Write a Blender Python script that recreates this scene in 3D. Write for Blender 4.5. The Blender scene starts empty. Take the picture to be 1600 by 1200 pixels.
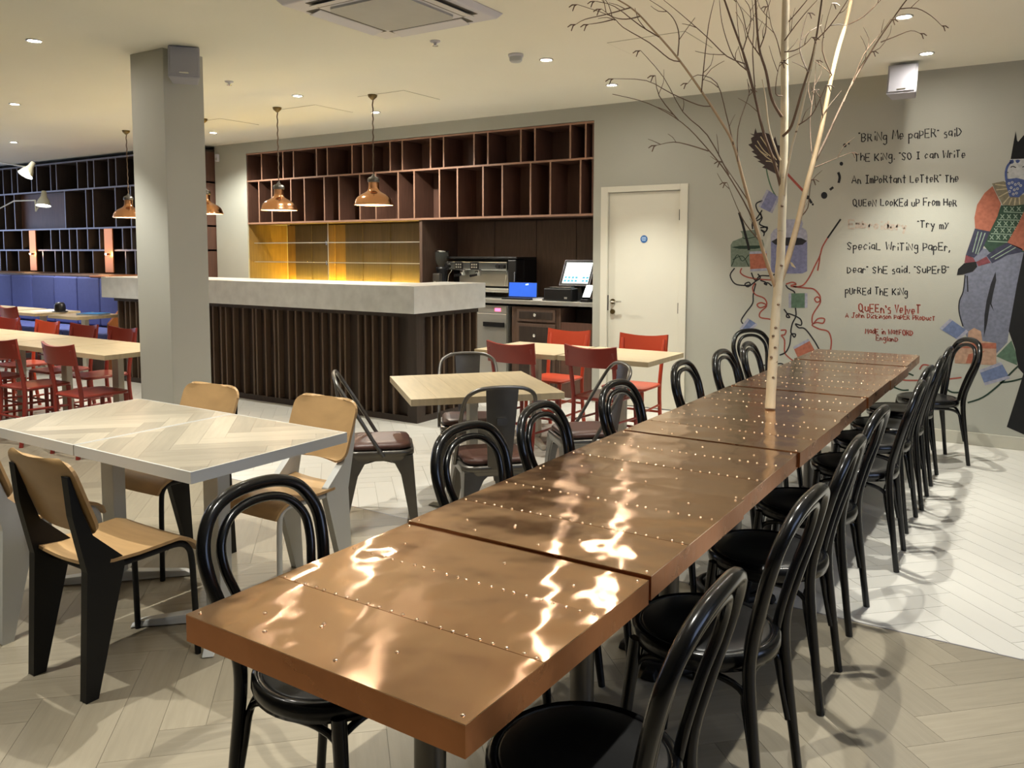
import bpy, bmesh, math, random
from mathutils import Vector, Matrix
random.seed(7)
PI = math.pi
SC = bpy.context.scene
COL = SC.collection
# ------------------------------------------------------------------ camera
F, YAW, PITCH, ROLL, CX, CY, H = 1290.0, -0.5751, 0.0792, -0.0017, 800.0, 496.6, 1.5
fw = Vector((math.sin(YAW)*math.cos(PITCH), math.cos(YAW)*math.cos(PITCH), -math.sin(PITCH)))
rt = Vector((math.cos(YAW), -math.sin(YAW), 0)); dn = fw.cross(rt)
rt, dn = rt*math.cos(ROLL)+dn*math.sin(ROLL), dn*math.cos(ROLL)-rt*math.sin(ROLL)
EYE = Vector((0, 0, H))
cd = bpy.data.cameras.new('camera'); cam = bpy.data.objects.new('camera', cd); COL.objects.link(cam)
cam.matrix_world = Matrix((( rt.x, -dn.x, -fw.x, 0), (rt.y, -dn.y, -fw.y, 0), (rt.z, -dn.z, -fw.z, H), (0, 0, 0, 1)))
cd.sensor_width = 36; cd.lens = 36*F/1600; cd.shift_y = -(600-CY)/1600; cd.clip_start = .02
SC.camera = cam
def ray(x, y): return rt*((x-CX)/F) + dn*((y-CY)/F) + fw
def onz(x, y, z): d = ray(x, y); return EYE + d*((z-H)/d.z)
def ony(x, y, Y): d = ray(x, y); return EYE + d*(Y/d.y)
def onx(x, y, X): d = ray(x, y); return EYE + d*(X/d.x)
def atd(x, y, d): return EYE + ray(x, y)*d
def proj(p):
    v = Vector(p)-EYE; w = v.dot(fw); return CX+F*v.dot(rt)/w, CY+F*v.dot(dn)/w, w
# ------------------------------------------------------------------ world, exposure
w = bpy.data.worlds.new('world'); SC.world = w; w.use_nodes = True
w.node_tree.nodes['Background'].inputs[0].default_value = (.30, .40, .60, 1)
w.node_tree.nodes['Background'].inputs[1].default_value = .3
SC.view_settings.view_transform = 'Standard'; SC.view_settings.look = 'None'
SC.view_settings.gamma = 1; SC.view_settings.use_curve_mapping = False
SC.view_settings.exposure = 0.18
ZC = 2.93                      # ceiling height
SPOT_W = 150.0
SPOTS = [(-.8, y) for y in (6.7, 5.6, 4.25, 2.9, 1.5)]
SPOTS += [(-3.2, y) for y in (6.5, 5.4, 3.05, 1.95, .85)]
SPOTS += [(-5.85, y) for y in (6.45, 5.4, 3.05, 1.95)]
SPOTS += [(-8.5, y) for y in (6.5, 4.22, 3.1)] + [(-11.45, y) for y in (5.65, 4.4)] + [(-14.2, y) for y in (5.65, 4.4)]
# ------------------------------------------------------------------ helpers
def S(r, g, b):
    f = lambda c: (c/12.92 if c <= .04045 else ((c+.055)/1.055)**2.4)
    return (f(r/255), f(g/255), f(b/255), 1)
MATS = {}
def mat(name, col, rough=.5, metal=0, var=.08, scale=6, stretch=(1, 1, 1), bump=0, bscale=None, emit=0, ecol=None, spec=None, obj_rand=0, coat=0, alpha=1, trans=0, rvar=0, uv=False):
    m = bpy.data.materials.new(name); m.use_nodes = True; MATS[name] = m
    nt = m.node_tree; N = nt.nodes; L = nt.links; b = N['Principled BSDF']
    b.inputs['Roughness'].default_value = rough; b.inputs['Metallic'].default_value = metal
    if spec is not None: b.inputs['Specular IOR Level'].default_value = spec
    if coat: b.inputs['Coat Weight'].default_value = coat; b.inputs['Coat Roughness'].default_value = .08
    if trans: b.inputs['Transmission Weight'].default_value = trans; b.inputs['IOR'].default_value = 1.1
    b.inputs['Alpha'].default_value = alpha
    tc = N.new('ShaderNodeTexCoord'); mp = N.new('ShaderNodeMapping'); mp.inputs['Scale'].default_value = stretch
    L.new(tc.outputs['UV' if uv else 'Object'], mp.inputs['Vector'])
    nz = N.new('ShaderNodeTexNoise'); nz.inputs['Scale'].default_value = scale; nz.inputs['Detail'].default_value = 5
    L.new(mp.outputs[0], nz.inputs['Vector'])
    mr = N.new('ShaderNodeMapRange'); mr.inputs['To Min'].default_value = 1-var; mr.inputs['To Max'].default_value = 1+var
    mr.inputs['From Min'].default_value = .25; mr.inputs['From Max'].default_value = .75
    L.new(nz.outputs[0], mr.inputs['Value']); val = mr.outputs[0]
    if obj_rand:
        oi = N.new('ShaderNodeObjectInfo'); ge = N.new('ShaderNodeNewGeometry')
        ad = N.new('ShaderNodeMath'); ad.operation = 'ADD'; L.new(oi.outputs['Random'], ad.inputs[0]); L.new(ge.outputs['Random Per Island'], ad.inputs[1])
        fr = N.new('ShaderNodeMath'); fr.operation = 'FRACT'; L.new(ad.outputs[0], fr.inputs[0])
        m2 = N.new('ShaderNodeMapRange'); m2.inputs['To Min'].default_value = 1-obj_rand; m2.inputs['To Max'].default_value = 1+obj_rand
        L.new(fr.outputs[0], m2.inputs['Value'])
        mu = N.new('ShaderNodeMath'); mu.operation = 'MULTIPLY'; L.new(val, mu.inputs[0]); L.new(m2.outputs[0], mu.inputs[1]); val = mu.outputs[0]
    vm = N.new('ShaderNodeVectorMath'); vm.operation = 'SCALE'; vm.inputs[0].default_value = col[:3]
    L.new(val, vm.inputs['Scale']); L.new(vm.outputs[0], b.inputs['Base Color'])
    if rvar:
        r2 = N.new('ShaderNodeMapRange'); r2.inputs['To Min'].default_value = max(.02, rough-rvar); r2.inputs['To Max'].default_value = rough+rvar
        L.new(nz.outputs[0], r2.inputs['Value']); L.new(r2.outputs[0], b.inputs['Roughness'])
    if bump:
        n2 = N.new('ShaderNodeTexNoise'); n2.inputs['Scale'].default_value = bscale or scale*3; n2.inputs['Detail'].default_value = 3
        L.new(mp.outputs[0], n2.inputs['Vector'])
        bp = N.new('ShaderNodeBump'); bp.inputs['Strength'].default_value = 1; bp.inputs['Distance'].default_value = bump
        L.new(n2.outputs[0], bp.inputs['Height']); L.new(bp.outputs[0], b.inputs['Normal'])
    if emit:
        b.inputs['Emission Color'].default_value = ecol or col; b.inputs['Emission Strength'].default_value = emit
    return m

class MB:
    def __init__(s): s.v = []; s.f = []; s.sm = []; s.uv = None
    def add(s, vs, fs, smooth=False):
        o = len(s.v); s.v += [tuple(v) for v in vs]
        for f in fs: s.f.append([i+o for i in f]); s.sm.append(smooth)
        return s
    def hexa(s, lo, hi):                # two quads (4 points each) joined
        return s.add(list(lo)+list(hi), [(3, 2, 1, 0), (4, 5, 6, 7), (0, 1, 5, 4), (1, 2, 6, 5), (2, 3, 7, 6), (3, 0, 4, 7)])
    def box(s, x0, x1, y0, y1, z0, z1):
        return s.hexa([(x0, y0, z0), (x1, y0, z0), (x1, y1, z0), (x0, y1, z0)], [(x0, y0, z1), (x1, y0, z1), (x1, y1, z1), (x0, y1, z1)])
    def cbox(s, c, d): return s.box(c[0]-d[0]/2, c[0]+d[0]/2, c[1]-d[1]/2, c[1]+d[1]/2, c[2]-d[2]/2, c[2]+d[2]/2)
    def tube(s, pts, r, n=8, caps=True, smooth=True, closed=False, flat=1.0):
        pts = [Vector(p) for p in pts]; m = len(pts)
        rs = r if isinstance(r, (list, tuple)) else [r]*m
        vs = []; up = None
        for i, p in enumerate(pts):
            if closed: t = pts[(i+1) % m]-pts[i-1]
            else: t = pts[min(i+1, m-1)]-pts[max(i-1, 0)]
            t.normalize()
            if up is None:
                up = Vector((0, 0, 1)) if abs(t.z) < .9 else Vector((1, 0, 0))
            a = (up-t*up.dot(t)).normalized(); b = t.cross(a); up = a
            for k in range(n):
                an = 2*PI*k/n; vs.append(p+(a*math.cos(an)*flat+b*math.sin(an))*rs[i])
        fs = []
        for i in range(m if closed else m-1):
            j = (i+1) % m
            for k in range(n): fs.append((i*n+k, i*n+(k+1) % n, j*n+(k+1) % n, j*n+k))
        s.add(vs, fs, smooth)
        if caps and not closed:
            s.add(vs[:n], [tuple(range(n-1, -1, -1))]); s.add(vs[-n:], [tuple(range(n))])
        return s
    def lathe(s, prof, n=24, c=(0, 0, 0), smooth=True, capb=False, capt=False):
        vs = []
        for r, z in prof:
            for k in range(n): a = 2*PI*k/n; vs.append((c[0]+r*math.cos(a), c[1]+r*math.sin(a), c[2]+z))
        fs = [(i*n+k, i*n+(k+1) % n, (i+1)*n+(k+1) % n, (i+1)*n+k) for i in range(len(prof)-1) for k in range(n)]
        s.add(vs, fs, smooth)
        if capb: s.add(vs[:n], [tuple(range(n-1, -1, -1))])
        if capt: s.add(vs[-n:], [tuple(range(n))])
        return s
    def prism(s, poly, d):              # poly: 3D points, d: extrusion vector
        n = len(poly); d = Vector(d); a = [Vector(p) for p in poly]; b = [p+d for p in a]
        s.add(a, [tuple(range(n-1, -1, -1))]); s.add(b, [tuple(range(n))])
        return s.add(a+b, [(i, (i+1) % n, n+(i+1) % n, n+i) for i in range(n)])
    def mesh(s, name):
        me = bpy.data.meshes.new(name); me.from_pydata(s.v, [], s.f); me.polygons.foreach_set('use_smooth', s.sm)
        bm = bmesh.new(); bm.from_mesh(me); bmesh.ops.recalc_face_normals(bm, faces=bm.faces); bm.to_mesh(me); bm.free()
        if s.uv:
            lay_ = me.uv_layers.new(name='grain')
            for lp in me.loops: lay_.data[lp.index].uv = s.uv[lp.vertex_index]
        return me
    def plank(s, poly, z, d, ang):       # flat prism whose grain coordinate runs along angle ang
        if s.uv is None: s.uv = []
        n0 = len(s.v); s.prism([(x, y, z) for x, y in poly], (0, 0, d)); c, q = math.cos(ang), math.sin(ang); k = random.random()*7
        s.uv += [(x*c+y*q+k, -x*q+y*c+k*3) for x, y, _ in s.v[n0:]]
        return s
    def build(s, name, m, parent=None, bevel=0):
        me = s.mesh(name); me.materials.append(MATS[m]); return link(name, me, parent, bevel)
def link(name, me, parent=None, bevel=0):
    o = bpy.data.objects.new(name, me); COL.objects.link(o)
    if parent is not None: o.parent = parent
    if bevel:
        bv = o.modifiers.new('bevel', 'BEVEL'); bv.width = bevel; bv.segments = 2; bv.limit_method = 'ANGLE'; bv.angle_limit = .6
    return o
def tag(o, label, cat, group=None):
    o['label'] = label; o['category'] = cat
    if group: o['group'] = group
    return o
def thing(name, label, cat, loc=(0, 0, 0), rz=0, group=None):
    o = bpy.data.objects.new(name, None); COL.objects.link(o); o.location = loc; o.rotation_euler = (0, 0, rz); o.empty_display_size = .1
    return tag(o, label, cat, group)
def struct(name, mb, m, parent=None, bevel=0):
    o = mb.build(name, m, parent, bevel)
    if parent is None: o['kind'] = 'structure'
    return o
def clone(root, label, loc, rz, group=None):
    r = root.copy(); COL.objects.link(r); r.location = loc; r.rotation_euler = (0, 0, rz); r['label'] = label
    if group: r['group'] = group
    for ch in CH[root.name]:
        c = ch.copy(); COL.objects.link(c); c.parent = r
        for g in CH.get(ch.name, ()):
            d = g.copy(); COL.objects.link(d); d.parent = c
    return r
CH = {}
def register(root):
    CH[root.name] = [o for o in COL.objects if o.parent is root]
    for c in CH[root.name]: CH[c.name] = [o for o in COL.objects if o.parent is c]
def bx(*a): return MB().box(*a)
def arc(c, r, a0, a1, n, ux, uy):
    c = Vector(c); ux = Vector(ux); uy = Vector(uy)
    return [c+ux*(r*math.cos(a0+(a1-a0)*i/n))+uy*(r*math.sin(a0+(a1-a0)*i/n)) for i in range(n+1)]
def smooth_path(pts, k=4):
    P = [Vector(p) for p in pts]; out = []
    for i in range(len(P)-1):
        p0 = P[max(i-1, 0)]; p1 = P[i]; p2 = P[i+1]; p3 = P[min(i+2, len(P)-1)]
        for j in range(k):
            t = j/k
            out.append(.5*((2*p1)+(p2-p0)*t+(2*p0-5*p1+4*p2-p3)*t*t+(3*p1-p0-3*p2+p3)*t**3))
    return out+[P[-1]]
def clip(poly, ax, val, keep_less):
    out = []
    for i in range(len(poly)):
        a, b = poly[i-1], poly[i]
        ia = (a[ax] <= val) == keep_less; ib = (b[ax] <= val) == keep_less
        if ia != ib:
            t = (val-a[ax])/(b[ax]-a[ax]); out.append((a[0]+(b[0]-a[0])*t, a[1]+(b[1]-a[1])*t))
        if ib: out.append(b)
    return out
def herringbone(x0, x1, y0, y1, W, n, gap, ang=PI/4, ox=0, oy=0):
    """axis clipped herringbone; yields (polygon, is_whole, centre, horizontal)"""
    L = W*n; c, s = math.cos(ang), math.sin(ang); cx, cy = (x0+x1)/2, (y0+y1)/2
    R = math.hypot(x1-x0, y1-y0)/2+L; K = int(R/W)+2*n
    for j in range(-K, K):
        for mm in range(-K//n-1, K//n+2):
            for hor in (1, 0):
                if hor: u0, v0, du, dv = (j+2*n*mm)*W, j*W, L, W
                else: u0, v0, du, dv = j*W, (j-2*n+1+2*n*mm)*W, W, L
                um, vm = u0+du/2, v0+dv/2
                if um*um+vm*vm > R*R: continue
                P = [(u0+gap, v0+gap), (u0+du-gap, v0+gap), (u0+du-gap, v0+dv-gap), (u0+gap, v0+dv-gap)]
                P = [(cx+ox+u*c-v*s, cy+oy+u*s+v*c) for u, v in P]; Q = P
                for ax, val, kl in ((0, x0, False), (0, x1, True), (1, y0, False), (1, y1, True)):
                    if Q: Q = clip(Q, ax, val, kl)
                if len(Q) < 3: continue
                ar = abs(sum(Q[i-1][0]*Q[i][1]-Q[i][0]*Q[i-1][1] for i in range(len(Q))))/2
                if ar < 2e-5: continue
                yield Q, len(Q) == 4 and ar > .98*(du-2*gap)*(dv-2*gap), (cx+ox+um*c-vm*s, cy+oy+um*s+vm*c), hor

# ------------------------------------------------------------------ materials
WALL = S(172, 172, 161)
mat('wall', WALL, .9, var=.02, scale=2, bump=.0006, bscale=120)
mat('ceiling', S(232, 231, 216), .92, var=.015, scale=1.5)
mat('column', S(182, 181, 172), .9, var=.02, scale=2)
mat('doorpaint', S(216, 213, 198), .5, var=.015)
mat('skirt', S(190, 187, 172), .6, var=.02)
mat('grout_w', S(104, 96, 84), .9)
mat('grout_t', S(165, 160, 150), .9)
mat('plank', S(142, 133, 115), .42, var=.10, scale=4, stretch=(1, 12, 1), obj_rand=.13, bump=.0003, bscale=14, uv=True)
mat('tile', S(206, 203, 195), .35, var=.03, scale=2, obj_rand=.03, uv=True)
mat('darkwood', S(86, 66, 54), .55, var=.25, scale=7, stretch=(6, 6, .7), bump=.0006, bscale=20)
mat('shelfwood', S(88, 60, 48), .5, var=.2, scale=6, stretch=(5, 5, .8))
mat('shelfedge', S(148, 112, 92), .45, var=.15, scale=6)
mat('shelfblack', S(58, 48, 42), .6, var=.2, scale=6, stretch=(5, 5, .8))
mat('metaledge', S(130, 128, 135), .4, .6, var=.05)
mat('barwood', S(48, 36, 28), .55, var=.3, scale=6, stretch=(7, 7, .5), bump=.0006, bscale=18)
mat('slatedge', S(86, 68, 52), .5, var=.2, scale=6, stretch=(7, 7, .5))
mat('marble', S(205, 206, 203), .28, var=.12, scale=9, bump=0)
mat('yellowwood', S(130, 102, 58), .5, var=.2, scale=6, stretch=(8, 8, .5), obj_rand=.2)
mat('greywood', S(76, 66, 60), .5, var=.2, scale=6, stretch=(8, 8, .5), obj_rand=.1)
mat('white_paint', S(196, 197, 194), .35, var=.015)
mat('black_metal', S(12, 12, 13), .5, 0, var=.1, spec=.3)
mat('ebony', S(8, 8, 9), .24, var=.15, scale=10, coat=.22, spec=.35)
mat('ebony_seat', S(9, 9, 10), .36, var=.15, scale=10, coat=.05, spec=.35)
mat('ply', S(178, 144, 100), .38, var=.1, scale=7, stretch=(1, 7, 1), bump=0)
mat('plyedge', S(218, 196, 160), .5, var=.1)
mat('gunmetal', S(112, 109, 104), .36, .85, var=.12, scale=12, rvar=.08)
mat('leather', S(80, 52, 44), .42, var=.12, scale=14, bump=.0006, bscale=90)
mat('red_paint', S(134, 48, 38), .3, var=.06, scale=5)
mat('orange_paint', S(180, 68, 42), .32, var=.05, scale=5)
mat('tabletop', S(192, 174, 140), .35, var=.12, scale=4, stretch=(1, 9, 1))
mat('tableside', S(180, 168, 148), .5, var=.08)
mat('wtop', S(154, 145, 128), .35, var=.12, scale=5, stretch=(1, 10, 1), obj_rand=.22, uv=True)
mat('post', S(186, 182, 168), .5, var=.03)
mat('bluefab', S(80, 90, 150), .85, var=.06, scale=20, obj_rand=.12, bump=.0005, bscale=300)
mat('orangewood', S(160, 96, 48), .5, var=.1)
mat('steel', S(196, 196, 190), .36, .75, var=.05)
mat('chrome', S(210, 210, 208), .12, 1, var=.04)
mat('blackplastic', S(18, 18, 20), .4, var=.1)
mat('copper_shade', S(204, 150, 110), .16, 1, var=.05, scale=3)
mat('shade_in', S(255, 225, 190), .4, var=.03)
mat('brass', S(120, 104, 70), .35, 1, var=.1)
mat('bulb', (1, .78, .5, 1), .5, emit=28, ecol=(1, .74, .45, 1))
mat('lens', (1, 1, 1, 1), .5, emit=330, ecol=(1, .93, .82, 1))
mat('lamphead', S(200, 200, 180), .4, var=.03)
mat('lampglow', (1, 1, 1, 1), .5, emit=16, ecol=(.86, .9, 1, 1))
mat('copper_glow', S(226, 140, 84), .3, .9, var=.06)
mat('led', (1, .8, .2, 1), .5, emit=120, ecol=(1, .66, .08, 1))
mat('glass', S(215, 225, 215), .05, trans=.9, alpha=.35)
mat('screen_white', (1, 1, 1, 1), .4, emit=1.1, ecol=(.86, .95, 1, 1))
mat('screen_cyan', S(40, 150, 190), .4, emit=.45, ecol=S(110, 210, 225))
mat('screen_blue', S(40, 90, 200), .4, emit=.75, ecol=S(40, 95, 210))
mat('screen_mark', S(200, 230, 255), .4, emit=1.2, ecol=S(180, 225, 255))
mat('red_led', (1, .1, .2, 1), .4, emit=4, ecol=(1, .08, .16, 1))
mat('signblue', S(40, 96, 160), .5, var=.02)
mat('signpale', S(190, 215, 235), .5)
mat('plasticwhite', S(205, 205, 212), .5, var=.02)
mat('speakergrey', S(160, 160, 168), .6, var=.02)
mat('grille', S(176, 178, 176), .6, var=.05)
mat('gap_dark', S(104, 100, 92), .9)
mat('hatchline', S(160, 156, 138), .9)
mat('paper', S(235, 236, 238), .7)
mat('daylight', (.5, .65, 1, 1), .5, emit=3.0, ecol=(.55, .68, 1, 1))
mat('castiron', S(30, 29, 28), .5, .6, var=.2)
mat('twig', S(92, 72, 54), .7, var=.2, scale=20)
mat('palebranch', S(160, 138, 106), .6, var=.15, scale=14)
mat('bluecloth', S(40, 120, 190), .7, var=.08)

# copper sheet: metal with hammered undulation that pulls lamp reflections into wavering streaks
def copper():
    m = bpy.data.materials.new('copper'); m.use_nodes = True; MATS['copper'] = m
    nt = m.node_tree; N = nt.nodes; L = nt.links; b = N['Principled BSDF']
    b.inputs['Metallic'].default_value = 1
    tc = N.new('ShaderNodeTexCoord'); oi = N.new('ShaderNodeObjectInfo')
    of = N.new('ShaderNodeVectorMath'); of.operation = 'SCALE'; of.inputs[0].default_value = (37, 11, 5); L.new(oi.outputs['Random'], of.inputs['Scale'])
    ad = N.new('ShaderNodeVectorMath'); L.new(tc.outputs['Object'], ad.inputs[0]); L.new(of.outputs[0], ad.inputs[1])
    def noise(scale, det, st=(1, 1, 1)):
        mp = N.new('ShaderNodeMapping'); mp.inputs['Scale'].default_value = st; L.new(ad.outputs[0], mp.inputs['Vector'])
        n = N.new('ShaderNodeTexNoise'); n.inputs['Scale'].default_value = scale; n.inputs['Detail'].default_value = det; L.new(mp.outputs[0], n.inputs['Vector']); return n.outputs[0]
    cr = N.new('ShaderNodeValToRGB'); L.new(noise(3.2, 6), cr.inputs['Fac'])
    cr.color_ramp.elements[0].position = .3; cr.color_ramp.elements[0].color = S(216, 172, 136)
    cr.color_ramp.elements[1].position = .72; cr.color_ramp.elements[1].color = S(232, 192, 156)
    L.new(cr.outputs[0], b.inputs['Base Color'])
    mr = N.new('ShaderNodeMapRange'); mr.inputs['To Min'].default_value = .11; mr.inputs['To Max'].default_value = .16; L.new(noise(5, 4), mr.inputs['Value']); L.new(mr.outputs[0], b.inputs['Roughness'])
    b1 = N.new('ShaderNodeBump'); b1.inputs['Distance'].default_value = .010; b1.inputs['Strength'].default_value = 1; L.new(noise(4.2, 1.2), b1.inputs['Height'])
    b2 = N.new('ShaderNodeBump'); b2.inputs['Distance'].default_value = .0020; b2.inputs['Strength'].default_value = 1; L.new(noise(11, 1), b2.inputs['Height']); L.new(b1.outputs[0], b2.inputs['Normal'])
    L.new(b2.outputs[0], b.inputs['Normal']); L.new(b2.outputs[0], b.inputs['Coat Normal'])
    b.inputs['Anisotropic'].default_value = .98
    tg = N.new('ShaderNodeCombineXYZ'); tg.inputs[1].default_value = 1.0; L.new(tg.outputs[0], b.inputs['Tangent'])
    b.inputs['Coat Weight'].default_value = .15; b.inputs['Coat Roughness'].default_value = .03
copper()
mat('copper_edge', S(196, 136, 94), .3, 1, var=.16, scale=7, bump=.0015, bscale=14, rvar=.1)
mat('rivet', S(226, 196, 166), .22, 1, var=.05)
def bark():
    m = mat('bark', S(196, 184, 156), .7, var=.12, scale=8, stretch=(1, 1, .6), bump=.0015, bscale=30)
    nt = m.node_tree; N = nt.nodes; L = nt.links; b = N['Principled BSDF']
    tc = N.new('ShaderNodeTexCoord'); mp = N.new('ShaderNodeMapping'); mp.inputs['Scale'].default_value = (1, 1, 3.5); L.new(tc.outputs['Object'], mp.inputs['Vector'])
    n = N.new('ShaderNodeTexNoise'); n.inputs['Scale'].default_value = 11; n.inputs['Detail'].default_value = 3; L.new(mp.outputs[0], n.inputs['Vector'])
    r = N.new('ShaderNodeValToRGB'); r.color_ramp.elements[0].position = .66; r.color_ramp.elements[1].position = .74
    r.color_ramp.elements[0].color = (0, 0, 0, 1); L.new(n.outputs[0], r.inputs['Fac'])
    mx = N.new('ShaderNodeMix'); mx.data_type = 'RGBA'; old = b.inputs['Base Color'].links[0].from_socket
    L.new(r.outputs[0], mx.inputs[0]); L.new(old, mx.inputs[6]); mx.inputs[7].default_value = S(96, 74, 52); L.new(mx.outputs[2], b.inputs['Base Color'])
bark()
# ------------------------------------------------------------------ room shell
XL, XR, YB, YW, YN = -17.0, 2.6, -4.0, 7.32, 8.05     # left, right, rear, mural wall, niche back
NX0, NX1 = -8.92, -3.79                                # bar niche
DX0, DX1, DZ = -3.66, -2.85, 2.10                      # door opening
mb = MB().box(NX1, DX0, YW, YN+.1, 0, ZC).box(DX0, DX1, YW, YN+.1, DZ, ZC).box(DX1, XR+.1, YW, YN+.1, 0, ZC)
wall_back = struct('wall_back', mb, 'wall')
struct('wall_soffit', bx(NX0, NX1, YW, YN+.1, 2.79, ZC), 'wall')
struct('wall_pier', bx(-9.56, NX0, YW, YN+.1, 0, ZC), 'wall')
struct('wall_back_left', bx(XL-.1, -9.56, 7.5, YN+.1, 0, ZC), 'wall')
struct('wall_niche', bx(NX0, NX1, YN, YN+.1, 0, 2.79), 'darkwood')
# side and rear walls with window openings
mb = MB().box(XR, XR+.15, YB, 1.0, 0, ZC).box(XR, XR+.15, 3.4, YW, 0, ZC).box(XR, XR+.15, 1.0, 3.4, 0, .9).box(XR, XR+.15, 1.0, 3.4, 2.5, ZC)
struct('wall_right', mb, 'wall')
mb = MB().box(XL-.15, XL, YB, 3.2, 0, ZC).box(XL-.15, XL, 6.4, YN, 0, ZC).box(XL-.15, XL, 3.2, 6.4, 0, .6).box(XL-.15, XL, 3.2, 6.4, 2.6, ZC)
struct('wall_left', mb, 'wall')
struct('wall_rear', bx(XL, XR, YB-.15, YB, 0, ZC), 'wall')
def window(n, x, y0, y1, z0, z1, side):
    fr = MB()
    for a, b, c, d in ((y0, y1, z0, z0+.05), (y0, y1, z1-.05, z1), (y0, y0+.05, z0, z1), (y1-.05, y1, z0, z1), ((y0+y1)/2-.025, (y0+y1)/2+.025, z0, z1)):
        fr.box(x-.04, x+.04, a, b, c, d)
    o = struct('window_%d' % n, fr, 'white_paint'); ym = (y0+y1)/2
    for a, b in ((y0+.05, ym-.025), (ym+.025, y1-.05)):
        bx(x+side*.01, x+side*.016, a, b, z0+.05, z1-.05).build('pane', 'daylight', o)
window(1, XR+.07, 1.0, 3.4, .9, 2.5, 1)
window(2, XL-.07, 3.2, 6.4, .6, 2.6, -1)
ceil = struct('ceiling', bx(XL, XR, YB, YN, ZC, ZC+.1), 'ceiling')
for x0, y0 in ((-6.62, 5.82), (-5.42, 5.73), (-8.1, 5.86), (-2.6, 5.2)):      # flush access hatches: leaf in a shadow gap
    bx(x0, x0+.56, y0, y0+.52, ZC-.0015, ZC+.001).build('hatch_gap', 'hatchline', ceil)
    bx(x0+.004, x0+.556, y0+.004, y0+.516, ZC-.003, ZC+.001).build('hatch_leaf', 'ceiling', ceil)
# baseboard on the mural wall
sk = MB().box(DX1+.05, XR, YW-.012, YW, 0, .10)
struct('baseboard_back', sk, 'skirt', bevel=.003)
# door: frame, leaf, handle, keyhole, hinges, sign
fr = MB().box(DX0-.04, DX0+.035, YW-.018, YW+.1, 0, DZ+.035).box(DX1-.035, DX1+.04, YW-.018, YW+.1, 0, DZ+.035).box(DX0+.035, DX1-.035, YW-.018, YW+.1, DZ-.02, DZ+.035)
struct('trim_1', fr, 'doorpaint', bevel=.003)
door = struct('door_1', bx(DX0+.038, DX1-.038, YW+.012, YW+.056, .008, DZ-.024), 'doorpaint', bevel=.002)
h = ony(957, 471, YW); hx, hz = h.x, h.z
hd = MB().tube([(hx, YW+.012, hz), (hx, YW-.002, hz)], .026, 16).build('rose', 'brass', door)
MB().tube([(hx, YW-.002, hz), (hx, YW-.045, hz), (hx+.015, YW-.052, hz), (hx+.115, YW-.05, hz+.004)], .009, 8).build('door_handle', 'chrome', door)
MB().tube([(hx, YW+.012, hz-.10), (hx, YW-.004, hz-.10)], .024, 16).build('lock_cylinder', 'brass', door)
bx(DX0+.03, DX0+.04, YW-.001, YW+.02, hz-.09, hz+.06).build('lock_plate', 'black_metal', door)
for zz in (1.85, .98, .25): bx(DX1-.046, DX1-.034, YW-.004, YW+.02, zz-.05, zz+.05).build('hinge', 'black_metal', door)
p = ony(1005.5, 373.5, YW)
sg = MB().tube([(p.x, YW+.012, p.z), (p.x, YW+.009, p.z)], .036, 24).build('fire_door_sign', 'signblue', door)
sl = MB()
for k, (a, b) in enumerate(((-.02, .02), (-.024, .024), (-.018, .018))): sl.box(p.x+a, p.x+b, YW+.0075, YW+.009, p.z+.012-k*.014, p.z+.018-k*.014)
sl.build('sign_lettering', 'signpale', sg)
# column
CXa, CXb, CYa, CYb = -5.68, -5.29, 3.64, 3.97
struct('wall_column', bx(CXa, CXb, CYa, CYb, 0, ZC), 'column', bevel=.004)

# ------------------------------------------------------------------ floor: herringbone planks in front, herringbone tiles behind
YT = 3.50
floor = struct('floor', bx(XL, XR, YB, YN, -.1, -.0035), 'grout_w')
bx(XL, XR, YT, YN, -.0035, -.0025).build('tile_bed', 'grout_t', floor)
bx(XL, XR, YT-.004, YT+.004, -.0035, .0006).build('divider_strip', 'metaledge', floor)
def lay(name, m, x0, x1, y0, y1, W, n, gap, limit=300):
    L = W*n; whole = {}
    for hor in (1, 0):
        a, b = (L/2-gap, W/2-gap) if hor else (W/2-gap, L/2-gap); c = math.cos(PI/4)
        pl = [(-a, -b), (a, -b), (a, b), (-a, b)]; pl = [((u-v)*c, (u+v)*c, -.003) for u, v in pl]
        me = MB().plank([(q[0], q[1]) for q in pl], -.003, .003, PI/4 if hor else 3*PI/4).mesh(name); me.materials.append(MATS[m]); whole[hor] = me
    cand = []; rest = MB()
    for Q, wh, ctr, hor in herringbone(x0, x1, y0, y1, W, n, gap, ox=.07, oy=.05):
        ps = [proj((x, y, 0)) for x, y in Q]; ar = 0
        if min(q[2] for q in ps) > .3 and any(-40 < q[0] < 1640 and 0 < q[1] < 1250 for q in ps):
            ar = abs(sum(ps[i-1][0]*ps[i][1]-ps[i][0]*ps[i-1][1] for i in range(len(ps))))
        cand.append((ar, Q, wh, ctr, hor))
    cand.sort(key=lambda t: -t[0])
    for i, (ar, Q, wh, ctr, hor) in enumerate(cand):
        if i < limit and ar > 0:
            if wh:
                o = link(name, whole[hor], floor); o.location = (ctr[0], ctr[1], 0)
            else: MB().plank(Q, -.003, .003, PI/4 if hor else 3*PI/4).build(name, m, floor)
        else: rest.plank(Q, -.003, .003, PI/4 if hor else 3*PI/4)
    o = rest.build(name+'_field', m, floor); o['kind'] = 'stuff'
lay('plank', 'plank', XL, XR, YB, YT-.004, .14, 5, .0006)
lay('tile', 'tile', XL, XR, YT+.004, YN, .115, 4, .0011)

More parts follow.
